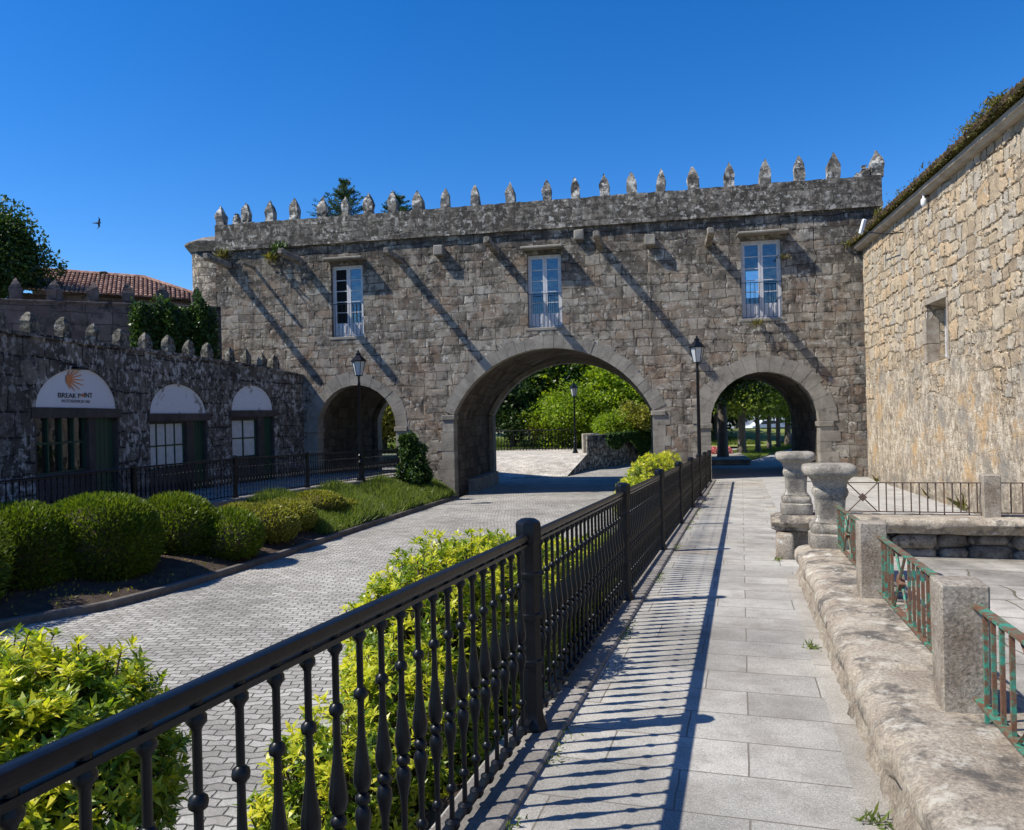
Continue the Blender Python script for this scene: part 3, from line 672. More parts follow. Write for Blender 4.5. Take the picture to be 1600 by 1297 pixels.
# arch rings
rr = random.Random(5)
for a, nv, wd in zip(arches, (13, 27, 15), (.5, .52, .62)):
    mb = MB()
    for i in range(nv):
        k0, k1 = (i + .012) / nv, (i + .988) / nv; e = wd * rr.uniform(.8, 1.18); f = -.012 - rr.random() * .014
        P = []
        for k, of in ((k0, -.012), (k1, -.012), (k1, e), (k0, e)): P.append(a.pt(k, of))
        o = len(mb.v); vs = [(p_[0], f, p_[1]) for p_ in P] + [(p_[0], .5, p_[1]) for p_ in P]
        mb.add(vs, [(0, 1, 2, 3), (0, 4, 5, 1), (1, 5, 6, 2), (2, 6, 7, 3), (3, 7, 4, 0)])
    # jamb stones
    for (u, sg) in ((a.l, -1), (a.r, 1)):
        z = a.b - .3
        while z < a.zs - .25:
            h = rr.uniform(.34, .46); z1 = min(z + h, a.zs - .2); wj = rr.uniform(.35, .75)
            x0, x1 = (u - wj, u + .012) if sg < 0 else (u - .012, u + wj)
            mb.box(x0, x1, -.006 - rr.random() * .012, .55, z + .004, z1 - .004, bev=.006); z = z1
        x0, x1 = (u - .5, u + .07) if sg < 0 else (u - .07, u + .5)
        mb.box(x0, x1, -.07, .6, a.zs - .2, a.zs - .005, bev=.02)
    mb.build('arch_ring', M['voussoir'], bridge)
# inner arch ribs on the far side of the tunnels
for a in arches[:2]:
    mb = MB()
    for i in range(24):
        P = [a.pt(i / 24, -.22), a.pt((i + 1) / 24, -.22), a.pt((i + 1) / 24, .1), a.pt(i / 24, .1)]
        mb.add([(x, D - .55, z) for x, z in P] + [(x, D + .03, z) for x, z in P], [(0, 1, 2, 3), (7, 6, 5, 4), (0, 4, 5, 1)])
    for u, sg in ((a.l, 1), (a.r, -1)): mb.box(min(u, u + sg * .22), max(u, u + sg * .22), D - .55, D + .03, a.b - .5, a.pt(0, -.22)[1] if a.circ else a.zs, bev=.01)
    mb.build('rear_arch_rib', M['voussoir'], bridge)
a = arches[1]; mb = MB(); mb.box(a.l - .02, a.l + .38, 2.2, D - .2, -2.3, -1.2, bev=.03); mb.build('plinth', M['voussoir'], bridge); mb = MB(); mb.box(a.r - .3, a.r + .05, .8, D - .2, -2.3, -1.3, bev=.03); mb.build('plinth', M['voussoir'], bridge)
# string course and parapet
def strip(name, off0, off1, v0, v1, mat, n=110, jit=.02, zbase=None, ztopf=None, back=False):
    mb = MB(); zb = zbase or zstr; zt = ztopf or zstr
    r1 = random.Random(hash(name) % 99 if False else 7)
    rows = []
    for i in range(n + 1):
        u = uA + (uZ - uA) * i / n; j = lambda: r1.uniform(-jit, jit)
        rows.append([(u, v0 + j() * .6, zb(u) + off0), (u, v0 + j() * .6, zt(u) + off1 + j()), (u, v1, zt(u) + off1 + j()), (u, v1, zb(u) + off0)])
    vs = [q for r in rows for q in r]; fs = [(i * 4 + k, i * 4 + (k + 1) % 4, i * 4 + 4 + (k + 1) % 4, i * 4 + 4 + k) for i in range(n) for k in range(4)]
    fs += [(3, 2, 1, 0), (n * 4, n * 4 + 1, n * 4 + 2, n * 4 + 3)]
    mb.add(vs, fs); return mb.build(name, mat, bridge)
strip('string_course', -.02, .17, -.13, .3, M['parapet'], jit=.018)
strip('parapet', .165, 0, -.01, .5, M['parapet'], ztopf=ztop, jit=.022)
strip('rear_parapet', .0, -.1, D - .4, D + .01, M['parapet'], ztopf=ztop, jit=.02)
def merlon(mb, u, zb, zt, w_, d_, seed, v0=.03, blunt=0.0):
    r1 = random.Random(seed); h = zt - zb; w_ *= r1.uniform(.82, 1.15); lx = r1.uniform(-.06, .06); i0 = len(mb.v)
    secs = [(0, .94, .95), (.25, .95, .95), (.5, 1.0, 1.0), (.7, .72, .8), (.87, .33, .45), (1.0, .04 + blunt, .08 + blunt)]
    vs = []
    for (f, a_, b_) in secs:
        for sx, sy in ((-1, -1), (1, -1), (1, 1), (-1, 1)):
            vs.append((u + lx * f + sx * w_ / 2 * a_ + r1.uniform(-.03, .03), v0 + d_ / 2 + sy * d_ / 2 * b_ + r1.uniform(-.03, .03), zb - .03 + (h + .03) * f + r1.uniform(-.01, .01)))
    fs = [(i * 4 + k, i * 4 + (k + 1) % 4, i * 4 + 4 + (k + 1) % 4, i * 4 + 4 + k) for i in range(len(secs) - 1) for k in range(4)] + [tuple(range(len(vs) - 4, len(vs)))]
    mb.add(vs, fs)
mer = [(380.6, 316), (418.8, 313), (456, 309), (500, 306.5), (538, 306), (573.4, 301), (611, 297), (651.6, 297), (692.8, 293.4), (740.6, 288), (795.5, 284), (853, 280), (898, 276), (944.6, 270.7), (986.8, 268), (1031.5, 263), (1083, 260), (1138.8, 253), (1194.8, 247.5), (1249, 242.7), (1302, 237)]
for i, (x, yt) in enumerate(mer):
    u, z = fp(x, yt); mb = MB(); merlon(mb, u, ztop(u) - .02, z + .04, .41, .34, i * 7 + 3); mb.build('merlon', M['merlon'], bridge)
for i, (x, yt, w_, bl_) in enumerate(((341.6, 320, .46, 0), (367, 333, .34, .55), (1352, 257, .34, .6), (1370.5, 233, .42, .1), (393, 345, .25, .3), (1341, 268, .2, .4))):
    u, z = fp(x, yt); mb = MB()
    merlon(mb, u, ztop(u) - .02 - (.0 if i not in (0,) else .05), z, w_, .36, i + 90, blunt=bl_); mb.build('merlon', M['merlon'], bridge)
# gargoyles (long water spouts), corbels, window hoods
for i, (x, y, L) in enumerate(((357, 414, 1.75), (468, 407, 1.75), (625, 406, 1.7), (775, 391, 1.75), (938, 383, 1.8), (1107, 379, 1.8), (397, 418, .9))):
    u, z = fp(x, y); r1 = random.Random(i); mb = MB(); w_ = .12
    st = [(0.1, 1.15, 0), (-.3, 1.05, .0), (-.8, .95, .02), (-L * .75, .95, .03), (-L + .12, 1.1, .06), (-L, .8, .08)]
    if i == 6: w_ = .05
    vs = []
    for (v, k, dz) in st:
        for (sx, sz) in ((-1, -1), (1, -1), (1.05, .6), (.6, 1), (-.6, 1), (-1.05, .6)): vs.append((u + sx * w_ * k, v, z + sz * w_ * 1.05 * k + dz))
    n_ = 6; fs = [(a_ * n_ + k, a_ * n_ + (k + 1) % n_, (a_ + 1) * n_ + (k + 1) % n_, (a_ + 1) * n_ + k) for a_ in range(len(st) - 1) for k in range(n_)] + [tuple(range(len(vs) - 6, len(vs)))]
    mb.add(vs, fs); jitter(mb, .025, i, 3); mb.build('water_spout', M['darkrock'], bridge)
for i, (x, y) in enumerate(((687.5, 393), (1016, 377), (905, 368))):
    u, z = fp(x, y); mb = MB(); mb.box(u - .2, u + .2, -.34 if i < 2 else -.2, .1, z - .2, z + .2, bev=.03); jitter(mb, .03, i, 4); mb.build('corbel', M['voussoir'], bridge)
for (x0, x1, y0, y1) in ((512, 571, 404, 407), (816, 881, 388, 388), (1151, 1230, 366, 364)):
    (u0, z0), (u1, z1) = fp(x0, y0), fp(x1, y1); mb = MB(); zz = (z0 + z1) / 2
    k = 10
    for i in range(k): mb.box(u0 + (u1 - u0) * i / k, u0 + (u1 - u0) * (i + 1) / k + .0, -.52, .05, zz - .07, zz + .03)
    mb = MB(); mb.box(u0, u1, -.5, .05, zz - .07, zz + .035, bev=.03); jitter(mb, .03, int(x0), 3); mb.build('window_hood', M['voussoir'], bridge)
# windows
for wi, (u0, u1, z0, z1) in enumerate(wins):
    mb = MB(); mb.box(u0 - .12, u1 + .12, -.02, .3, z0 - .12, z0 - .004, bev=.015)
    fr = MB(); v = RV - .22; t = .075
    fr.box(u0 + .003, u0 + t, v, v + .1, z0 + .01, z1 - .003); fr.box(u1 - t, u1 - .003, v, v + .1, z0 + .01, z1 - .003); fr.box(u0 + t, u1 - t, v, v + .1, z1 - t, z1 - .003); fr.box(u0 + t, u1 - t, v, v + .1, z0 + .01, z0 + .07)
    wn = fr.build('window', M['white'], bridge); um = (u0 + u1) / 2
    mb.build('sill', M['voussoir'], wn)
    for si, (a, b) in enumerate(((u0 + t, um - .004), (um + .004, u1 - t))):
        lf = MB(); s2 = .085; zb = z0 + .075; zt_ = z1 - t - .004; pz = zb + (zt_ - zb) * .16
        lf.box(a, a + s2, v + .012, v + .075, zb, zt_); lf.box(b - s2, b, v + .012, v + .075, zb, zt_); lf.box(a + s2, b - s2, v + .012, v + .075, zt_ - .08, zt_)
        lf.box(a + s2, b - s2, v + .012, v + .07, zb, pz + .06); lf.box(a + s2 + .05, b - s2 - .05, v - .002, v + .012, zb + .1, pz - .03)
        nb_ = 4
        for k in range(1, nb_ + 1):
            zz = pz + .06 + (zt_ - .08 - pz - .06) * k / (nb_ + 1); lf.box(a + s2, b - s2, v + .02, v + .06, zz - .016, zz + .016)
        lv = lf.build('casement', M['white'], wn)
        pn = MB(); pn.quad((a + s2, v + .045, pz), (b - s2, v + .045, pz), (b - s2, v + .045, zt_ - .06), (a + s2, v + .045, zt_ - .06)); pn.build('pane', M['roomshade'] if (wi, si) == (0, 0) else M['glass'], wn)
    br = MB(); zb = z0 + .04; zt_ = z0 + (z1 - z0) * .46; br.box(u0 + .0, u1 - .0, -.0, .025, zt_ - .02, zt_ + .005); br.box(u0, u1, 0, .02, zb, zb + .015)
    for k in range(1, 9): uu = u0 + (u1 - u0) * k / 9; br.box(uu - .009, uu + .009, .003, .02, zb, zt_)
    br.build('balcony_rail', M['iron'], wn)
# plants on the ledge
for i, (x, y, n_) in enumerate(((352, 400, 60), (438, 388, 110), (428, 404, 70), (1182, 505, 50), (1222, 402, 40))):
    u, z = fp(x, y); w0 = B0 + ub * u - nb * .2; tuft('wall_weed', (w0.x, w0.y, z - .1), n_, (.38, .38, .38, .26, .2)[i], M['weed'] if i not in (1,) else M['ivy'], i, .7, ('green and yellow weed tuft on the ledge near the left corner of the bridge', 'largest leafy weed sprouting on the ledge left of the left window', 'weed hanging below the ledge beside the second spout', 'small weed growing under the right window sill of the bridge', 'pale weed tuft right of the right window hood')[i], 'plant', 'weeds growing on the bridge wall', .2, W=.2)
#RAILINGS
def baluster_mb():
    mb = MB(); r = .0105
    pr = [(.02, 0), (.026, .012), (.026, .03), (.012, .04), (r, .06), (r, .135), (.017, .142), (.019, .152), (.017, .162), (r, .17), (.0105, .25), (.013, .30), (.021, .355), (.0225, .372), (.019, .39), (.012, .402),
          (.019, .41), (.021, .42), (.018, .43), (.011, .437), (.018, .446), (.024, .47), (.024, .49), (.019, .525), (.0125, .60), (r, .66), (.0105, .70), (.017, .707), (.019, .717), (.017, .727), (r, .735), (r, .86), (.014, .868), (.019, .878), (.019, .888), (.014, .9), (.014, .93)]
    mb.lathe([(r_ * (1.18 if r_ > .0165 else 1.0), z_ * 1.075) for r_, z_ in pr], 10); return mb
def post_mb(h=1.06):
    mb = MB(); R = .062
    pr = [(.086, 0), (.086, .03), (.074, .05), (R + .004, .07), (R, .1), (R, .33), (R + .009, .333), (R + .009, .355), (R, .36), (R - .003, .56), (R + .007, .563), (R + .007, .585), (R - .003, .59), (R - .003, .77), (R + .008, .773), (R + .008, .79), (R, .795), (R + .002, .93), (R + .009, .945), (R + .012, .955), (R + .012, 1.03), (R + .006, 1.042), (.04, h - .002), (.0, h + .002)]
    mb.lathe([(r_, z_ * 1.09) for r_, z_ in pr], 8, rot=math.pi / 8); return mb
def rail_path_thing(name, label, P, height=1.0, nbay=24, first=100, group=None):
    """P: list of post positions (world). Returns thing with posts, rails, balusters"""
    o = empty(name, P[0], label=label, cat='railing', group=group); org = Vector(P[0])
    pm = post_mb(); p0 = pm.build('post', M['iron'], o, True, 30)
    bm = baluster_mb(); b0 = None; rest = MB(); allb = []
    for i, q in enumerate(P):
        if i > 0: c = p0.copy(); C.objects.link(c); c.parent = o; c.location = Vector(q) - org
    for i in range(len(P) - 1):
        a, b = Vector(P[i]) - org, Vector(P[i + 1]) - org; d = (b - a); L = d.length; dn = d.normalized()
        a2, b2 = a + dn * .06, b - dn * .06
        hr = MB(); hr.sweep([(x_, z_ + .072) for x_, z_ in [(-.015, .965), (.015, .965), (.016, .973), (.0235, .977), (.0235, .990), (.018, 1.0), (.009, 1.004), (-.009, 1.004), (-.018, 1.0), (-.0235, .990), (-.0235, .977), (-.016, .973)]], [a2, b2]); hr.build('handrail', M['iron'], o, True, 35)
        bt = MB(); bt.sweep([(-.018, .055), (.018, .055), (.018, .075), (-.018, .075)], [a2, b2]); bt.sweep([(-.018, 1.01), (.018, 1.01), (.018, 1.026), (-.018, 1.026)], [a2, b2]); bt.build('bottom_rail', M['iron'], o)
        for k in range(1, nbay): allb.append(a.lerp(b, (k - .33) / nbay) + Vector((0, 0, .045)))
    allb_s = sorted(allb, key=lambda q: (q + org - Vector((0, 0, 0))).length)
    for k, q in enumerate(allb_s):
        if k < first:
            if b0 is None: b0 = bm.build('baluster', M['iron'], o, True, 40); b0.location = q
            else: c = b0.copy(); C.objects.link(c); c.parent = o; c.location = q
        else: rest.add([(x + q.x, y + q.y, z + q.z) for x, y, z in bm.v], bm.f)
    if rest.v: rs = rest.build('far_balusters', M['iron'], o, True, 40); rs['kind'] = 'stuff'
    return o
NEARP = [pw(TL, s_i, zpath(s_i) + .02) for s_i in (-2.95, .55, 4.05, 7.55, 11.05, 14.55, 18.05, 21.55, 25.05, 28.55)]
rail_path_thing('path_railing', 'black iron railing with turned balusters running along the footpath in the foreground', NEARP, nbay=24)
LP_ = []
for q, z in zip(LR, LZ): LP_.append(Vector((q.x, q.y, z + .05)))
LP_[5] = LP_[5]; 
def zfix(px_y, q): # set top of post from the photo
    return EYE - px_y * q.y / F
LP_ = [LR[0].copy(), LR[1].copy(), LR[2].copy(), LR[3].copy(), LR[4].copy(), LR[5].copy(), LR[6].lerp(LR[5], .12)]
for q in LP_: q.z += .05
rail_path_thing('street_railing', 'black iron railing between the clipped hedges and the shop street', LP_, nbay=26)
# lamps
def lamp(name, base, H, label, rz=0.0, ped=True):
    o = empty(name, base, rz, label=label, cat='street lamp', group='black lantern street lamps')
    b = MB(); b.lathe([(.19, 0), (.19, .06), (.15, .09), (.15, .14), (.12, .2), (.105, .3), (.10, .62), (.13, .66), (.13, .72), (.10, .76), (.085, .84), (.115, .9), (.12, .96), (.075, 1.02), (.07, 1.1)], 12); b.build('base', M['iron'], o, True, 30)
    p_ = MB(); zt_ = H - .95; p_.lathe([(.068, 1.1), (.062, 1.6), (.05, zt_ - .3), (.06, zt_ - .28), (.06, zt_ - .24), (.042, zt_ - .2), (.038, zt_ - .06), (.05, zt_ - .03), (.03, zt_)], 12); p_.build('pole', M['iron'], o, True, 30)
    n = 6; z0, z1 = zt_ + .06, zt_ + .55; r0, r1 = .13, .235
    f = MB(); f.lathe([(.03, zt_ - .01), (.05, zt_ + .02), (r0 + .015, z0 - .02), (r0 + .015, z0)], n)
    for k in range(n):
        t = 2 * math.pi * k / n; f.tube([(r0 * math.cos(t), r0 * math.sin(t), z0), (r1 * math.cos(t), r1 * math.sin(t), z1)], .012, 5)
    f.lathe([(r1 + .04, z1), (r1 + .05, z1 + .03), (r1 + .02, z1 + .06)], n); f.build('lantern_frame', M['iron'], o)
    gl = MB(); gl.lathe([(r0 - .005, z0), (r1 - .008, z1)], n); gl.build('lantern_glass', M['lampglass'], o)
    cp = MB(); cp.lathe([(r1 + .035, z1 + .04), (r1 + .01, z1 + .08), (.17, z1 + .17), (.1, z1 + .22), (.085, z1 + .26), (.1, z1 + .29), (.06, z1 + .33), (.03, z1 + .35), (.045, z1 + .38), (.012, z1 + .42), (0, z1 + .44)], n); cp.build('lantern_cap', M['iron'], o, True, 30)
    return o
lb = gnd(1093, 757, -.93); sL = lb.x * math.sin(AP) + lb.y * math.cos(AP); lb.z = zpath(sL)
lb = gnd(1094, 758, zpath(sL)); lamp('street_lamp', lb, 5.1, 'tall black lantern lamp at the far end of the footpath railing')
q = LR[5].copy(); q.y -= .05; lamp('street_lamp', q, EYE - q.z + (655 - 549) * q.y / F, 'black lantern lamp rising from the street railing before the left arch')
#SHOP WALL
def xat(x, Y): return pix(x, 640, Y).x
sp_ = [(-260, 9.5), (-80, 15.2), (0, 17), (120, 19.8), (200, 22.9), (280, 26), (345, 28.6), (397, 30.4), (440, 32.0), (492, 34.2)]
SW = crs([Vector((-11.9, 4, 0)), Vector((-11.6, 9.5, 0))] + [Vector((xat(x, Y), Y, 0)) for x, Y in sp_[1:]], 24)
SA = [0.0]
for i in range(1, len(SW)): SA.append(SA[-1] + (SW[i] - SW[i - 1]).length)
def sw(a, d=0.0, z=0.0):
    """point on shop wall at arc length a, pushed d into the wall"""
    a = max(0, min(SA[-1] - 1e-6, a)); i = max(k for k in range(len(SA) - 1) if SA[k] <= a); f = (a - SA[i]) / (SA[i + 1] - SA[i])
    p_ = SW[i].lerp(SW[i + 1], f); t = (SW[min(i + 2, len(SW) - 1)] - SW[max(i - 1, 0)]); t.z = 0; t.normalize(); n = Vector((-t.y, t.x, 0)); q = p_ + n * d; q.z = z; return q
def arc_px(x):
    for i in range(len(SW) - 1):
        pa = 800 + SW[i].x / SW[i].y * F; pb = 800 + SW[i + 1].x / SW[i + 1].y * F
        # compare after roll at y~640
        t = 800 + (SW[i].x / SW[i].y) * F; 
        xa = (SW[i].x - xat(x, SW[i].y)); xb = (SW[i + 1].x - xat(x, SW[i + 1].y))
        if xa <= 0 <= xb: return SA[i] + (SA[i + 1] - SA[i]) * (-xa) / (xb - xa + 1e-9)
    return 0
def zpx(a, x, y): Y = sw(a).y; return pix(x, y, Y).z
tops = [(-80, 501), (25, 519), (115, 532), (215, 545), (292, 555), (395, 570), (470, 586), (492, 590)]
TP = [(arc_px(x), zpx(arc_px(x), x, y)) for x, y in tops]
TP = [(0, TP[0][1])] + TP
def ztp(a):
    for (a0, z0), (a1, z1) in zip(TP[:-1], TP[1:]):
        if a0 <= a <= a1: return z0 + (z1 - z0) * (a - a0) / (a1 - a0)
    return TP[-1][1]
class Bay: pass
bays = []
for (x0, x1, yb, ya, w0, w1, wy0, wy1, d0, d1, nc, mat_) in ((53, 185, 637, 574, 58, 138, 646, 738, 150, 184, 4, 'glass'), (233, 324, 646, 600, 235, 291, 661, 731, 303, 322, 4, 'whitepane'), (361, 428, 641, 602, 363, 402, 656, 713, 413, 427, 2, 'whitepane')):
    b = Bay(); b.a0 = arc_px(x0); b.a1 = arc_px(x1); xm = (x0 + x1) / 2; am = arc_px(xm); b.zl = zpx(am, xm, yb); b.zt = zpx(arc_px(xm), xm, ya); b.w = (arc_px(w0), arc_px(w1)); aw = arc_px((w0 + w1) / 2)
    b.wz = (zpx(aw, (w0 + w1) / 2, wy1), zpx(aw, (w0 + w1) / 2, wy0)); b.d = (arc_px(d0), arc_px(d1)); b.nc = nc; b.m = mat_; b.x = (x0, x1); bays.append(b)
    b.c = (b.a0 + b.a1) / 2; b.h = (b.a1 - b.a0) / 2 * .97
def barch(b, a):
    k = 1 - abs((a - b.c) / b.h) ** 2.0
    return b.zl + (b.zt - b.zl) * math.sqrt(max(k, 0))
swo = empty('shop_row_wall', (SW[0].x, SW[0].y, 0), label='dark lichen covered curved stone wall with three shopfronts on the left', cat='wall'); swo_off = Vector((SW[0].x, SW[0].y, 0))
def sub(vs): return [tuple(Vector(v) - swo_off) for v in vs]
mb = MB(); aa = sorted({round(SA[-1] * i / 160, 4) for i in range(161)} | {x for b in bays for x in (b.a0, b.a1, b.c - b.h, b.c + b.h)} | {b.c - b.h * math.cos(math.pi * k / 24) for b in bays for k in range(25)})
G0 = -1.2
for p0, p1 in zip(aa[:-1], aa[1:]):
    if p1 - p0 < 1e-5: continue
    m = (p0 + p1) / 2; B = next((b for b in bays if b.a0 <= m <= b.a1), None); z0, z1 = (G0, G0) if not B else (barch(B, p0), barch(B, p1))
    mb.add(sub([sw(p0, 0, z0), sw(p1, 0, z1), sw(p1, 0, ztp(p1)), sw(p0, 0, ztp(p0))]), [(0, 1, 2, 3)])
    mb.add(sub([sw(p0, 0, ztp(p0)), sw(p1, 0, ztp(p1)), sw(p1, .5, ztp(p1)), sw(p0, .5, ztp(p0))]), [(0, 1, 2, 3)])
    mb.add(sub([sw(p0, .5, G0), sw(p1, .5, G0), sw(p1, .5, ztp(p1)), sw(p0, .5, ztp(p0))]), [(3, 2, 1, 0)])
    if B: mb.add(sub([sw(p0, 0, z0), sw(p0, .3, z0), sw(p1, .3, z1), sw(p1, 0, z1)]), [(0, 1, 2, 3)])
for b in bays:
    for a_ in (b.a0, b.a1): mb.add(sub([sw(a_, 0, G0), sw(a_, .3, G0), sw(a_, .3, b.zl), sw(a_, 0, b.zl)]), [(0, 1, 2, 3)])
mb.build('wall', M['shopwall'], swo)
# coping
mb = MB(); cp_ = [(-.05, 0), (-.05, .1), (.55, .1), (.55, 0)]
for i in range(160):
    p0, p1 = SA[-1] * i / 160, SA[-1] * (i + 1) / 160
    for k in range(3):
        (d0, h0), (d1, h1) = cp_[k], cp_[k + 1]
        mb.add(sub([sw(p0, d0, ztp(p0) + h0 - .06), sw(p1, d0, ztp(p1) + h0 - .06), sw(p1, d1, ztp(p1) + h1 - .06), sw(p0, d1, ztp(p0) + h1 - .06)]), [(0, 1, 2, 3)])
mb.build('coping', M['shopwall'], swo)
def wbox(mb, a0, a1, d0, d1, z0, z1, n=4):
    for i in range(n):
        p0, p1 = a0 + (a1 - a0) * i / n, a0 + (a1 - a0) * (i + 1) / n
        vs = sub([sw(p0, d0, z0), sw(p1, d0, z0), sw(p1, d0, z1), sw(p0, d0, z1), sw(p0, d1, z0), sw(p1, d1, z0), sw(p1, d1, z1), sw(p0, d1, z1)])
        fs = [(0, 1, 2, 3), (3, 2, 6, 7), (0, 4, 5, 1)]
        if i == 0: fs.append((0, 3, 7, 4))
        if i == n - 1: fs.append((1, 5, 6, 2))
        mb.add(vs, fs)
for bi, b in enumerate(bays):
    mb = MB(); ks = 30
    for i in range(ks):
        p0, p1 = b.c - b.h * math.cos(math.pi * i / ks), b.c - b.h * math.cos(math.pi * (i + 1) / ks)
        mb.add(sub([sw(p0, .06, b.zl), sw(p1, .06, b.zl), sw(p1, .06, barch(b, p1)), sw(p0, .06, barch(b, p0))]), [(0, 1, 2, 3)])
    mb.build('tympanum', M['signwhite'] if bi == 0 else M['tymp'], swo)
    lt = MB(); wbox(lt, b.a0 - .12, b.a1 + .12, -.04, .28, b.zl - .26, b.zl - .004); lt.build('lintel', M['shopstone'], swo)
    st = MB(); wbox(st, b.w[1] + .05, b.d[0] - .02, .02, .29, G0, b.zl - .262, 2); wbox(st, b.a0, b.w[1] + .05, .04, .29, G0, b.wz[0] - .01, 3)
    wbox(st, b.a0, b.w[0] - .02, .02, .28, b.wz[0] - .01, b.zl - .262, 1) if b.w[0] - b.a0 > .06 else None
    wbox(st, b.d[1], b.a1, .02, .28, G0, b.zl - .262, 1) if b.a1 - b.d[1] > .02 else None
    wbox(st, b.w[0], b.w[1] + .05, .04, .28, b.wz[1], b.zl - .262, 2); st.build('surround', M['shopstone'], swo)
    wf = MB(); t = .05; nc = b.nc; nr = 2
    for k in range(nc + 1): a_ = b.w[0] + (b.w[1] - b.w[0]) * k / nc; wbox(wf, a_ - (.04 if k == 0 else t / 2) , a_ + t / 2, .12, .2, b.wz[0], b.wz[1], 1)
    for k in range(nr + 1): z_ = b.wz[0] + (b.wz[1] - b.wz[0]) * k / nr; wbox(wf, b.w[0], b.w[1], .125, .195, z_ - t / 2, z_ + t / 2, 3)
    wo = wf.build('shop_window', M['greendoor'], swo)
    pn = MB(); pn.add(sub([sw(b.w[0], .16, b.wz[0]), sw(b.w[1], .16, b.wz[0]), sw(b.w[1], .16, b.wz[1]), sw(b.w[0], .16, b.wz[1])]), [(0, 1, 2, 3)]); pn.build('pane', M[b.m], wo)
    dr = MB(); nd_ = 5
    for k in range(nd_): wbox(dr, b.d[0] + (b.d[1] - b.d[0]) * (k + .04) / nd_, b.d[0] + (b.d[1] - b.d[0]) * (k + .96) / nd_, .15, .2, G0 + .3, b.zl - .262, 1)
    wbox(dr, b.d[0], b.d[1], .19, .22, G0 + .3, b.zl - .262, 1)
    dd = dr.build('door', M['greendoor'], swo); hd = MB(); q = sw(b.d[0] + .1, .13, .45) - swo_off; hd.lathe([(.02, q.z - .08), (.02, q.z + .08)], 6, (q.x, q.y)); hd.build('handle', M['shopstone'], dd)
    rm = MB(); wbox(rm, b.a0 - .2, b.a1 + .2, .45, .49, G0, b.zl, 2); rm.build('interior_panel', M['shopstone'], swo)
# sign on the first tympanum
b = bays[0]
def sign_text(txt, x0, x1, yb, yt, mat_, name):
    a0, a1 = arc_px(x0), arc_px(x1); P0, P1 = sw(a0, .045, 0), sw(a1, .045, 0); xm = (x0 + x1) / 2; am = (a0 + a1) / 2; zb = zpx(am, xm, yb); zt_ = zpx(am, xm, yt)
    cu = bpy.data.curves.new('sign_text', 'FONT'); cu.body = txt; cu.size = 1; cu.extrude = .004
    t = bpy.data.objects.new('tmp', cu); C.objects.link(t); bpy.context.view_layer.update(); me = bpy.data.meshes.new_from_object(t); bpy.data.objects.remove(t)
    co = np.array([v.co[:] for v in me.vertices]); mn, mx = co.min(0), co.max(0); W_ = (P1 - P0).length; d = (P1 - P0).normalized(); n = Vector((-d.y, d.x, 0))
    for v in me.vertices:
        k = (v.co.x - mn[0]) / (mx[0] - mn[0]); z = zb + (v.co.y - mn[1]) / (mx[1] - mn[1]) * (zt_ - zb); v.co = sw(a0 + (a1 - a0) * k, .05 - v.co.z, z) - swo_off
    me.materials.append(mat_); o = bpy.data.objects.new(name, me); C.objects.link(o); o.parent = swo; return o
sign_text('BREAK P', 94.5, 129.5, 621.8, 614.2, M['letters'], 'sign_lettering')
sign_text('INT', 135.5, 148, 621.3, 613.8, M['letters'], 'sign_lettering')
sign_text('AUTOSERVICIO 24H', 99.5, 143.5, 629.3, 624.6, M['lettergrey'], 'sign_lettering')
mb = MB()
def sgp(x, y, d=.042): a_ = arc_px(x); return sw(a_, d, zpx(a_, x, y)) - swo_off
def stroke(x0, y0, x1, y1, w0, w1):
    L = math.hypot(x1 - x0, y1 - y0); nx, ny = -(y1 - y0) / L, (x1 - x0) / L
    mb.add([sgp(x0 + nx * w0, y0 + ny * w0), sgp(x1 + nx * w1, y1 + ny * w1), sgp(x1 - nx * w1, y1 - ny * w1), sgp(x0 - nx * w0, y0 - ny * w0)], [(0, 1, 2, 3)])
for (x1, y1) in ((112.5, 579), (120, 578.5), (126, 580.5), (131.5, 586), (135.5, 594), (134, 602), (128.5, 608.5), (120.5, 611), (113, 608)): stroke(107.5, 592.5, x1, y1, 1.7, .45)
stroke(108.5, 586, 108.5, 599, 1.4, 1.4)
for k in range(8):
    t = math.pi * 2 * k / 8; stroke(132.5, 617.6, 132.5 + 2.6 * math.cos(t), 617.6 + 3.2 * math.sin(t), .8, .35)
mb.build('sign_shell', M['orange'], swo)
mb = MB(); q = sgp(121.5, 575.5, -.05); mb.box(q.x - .12, q.x + .12, q.y - .25, q.y + .25, q.z - .03, q.z + .03, bev=.01); mb.build('sign_lamp', M['iron'], swo)
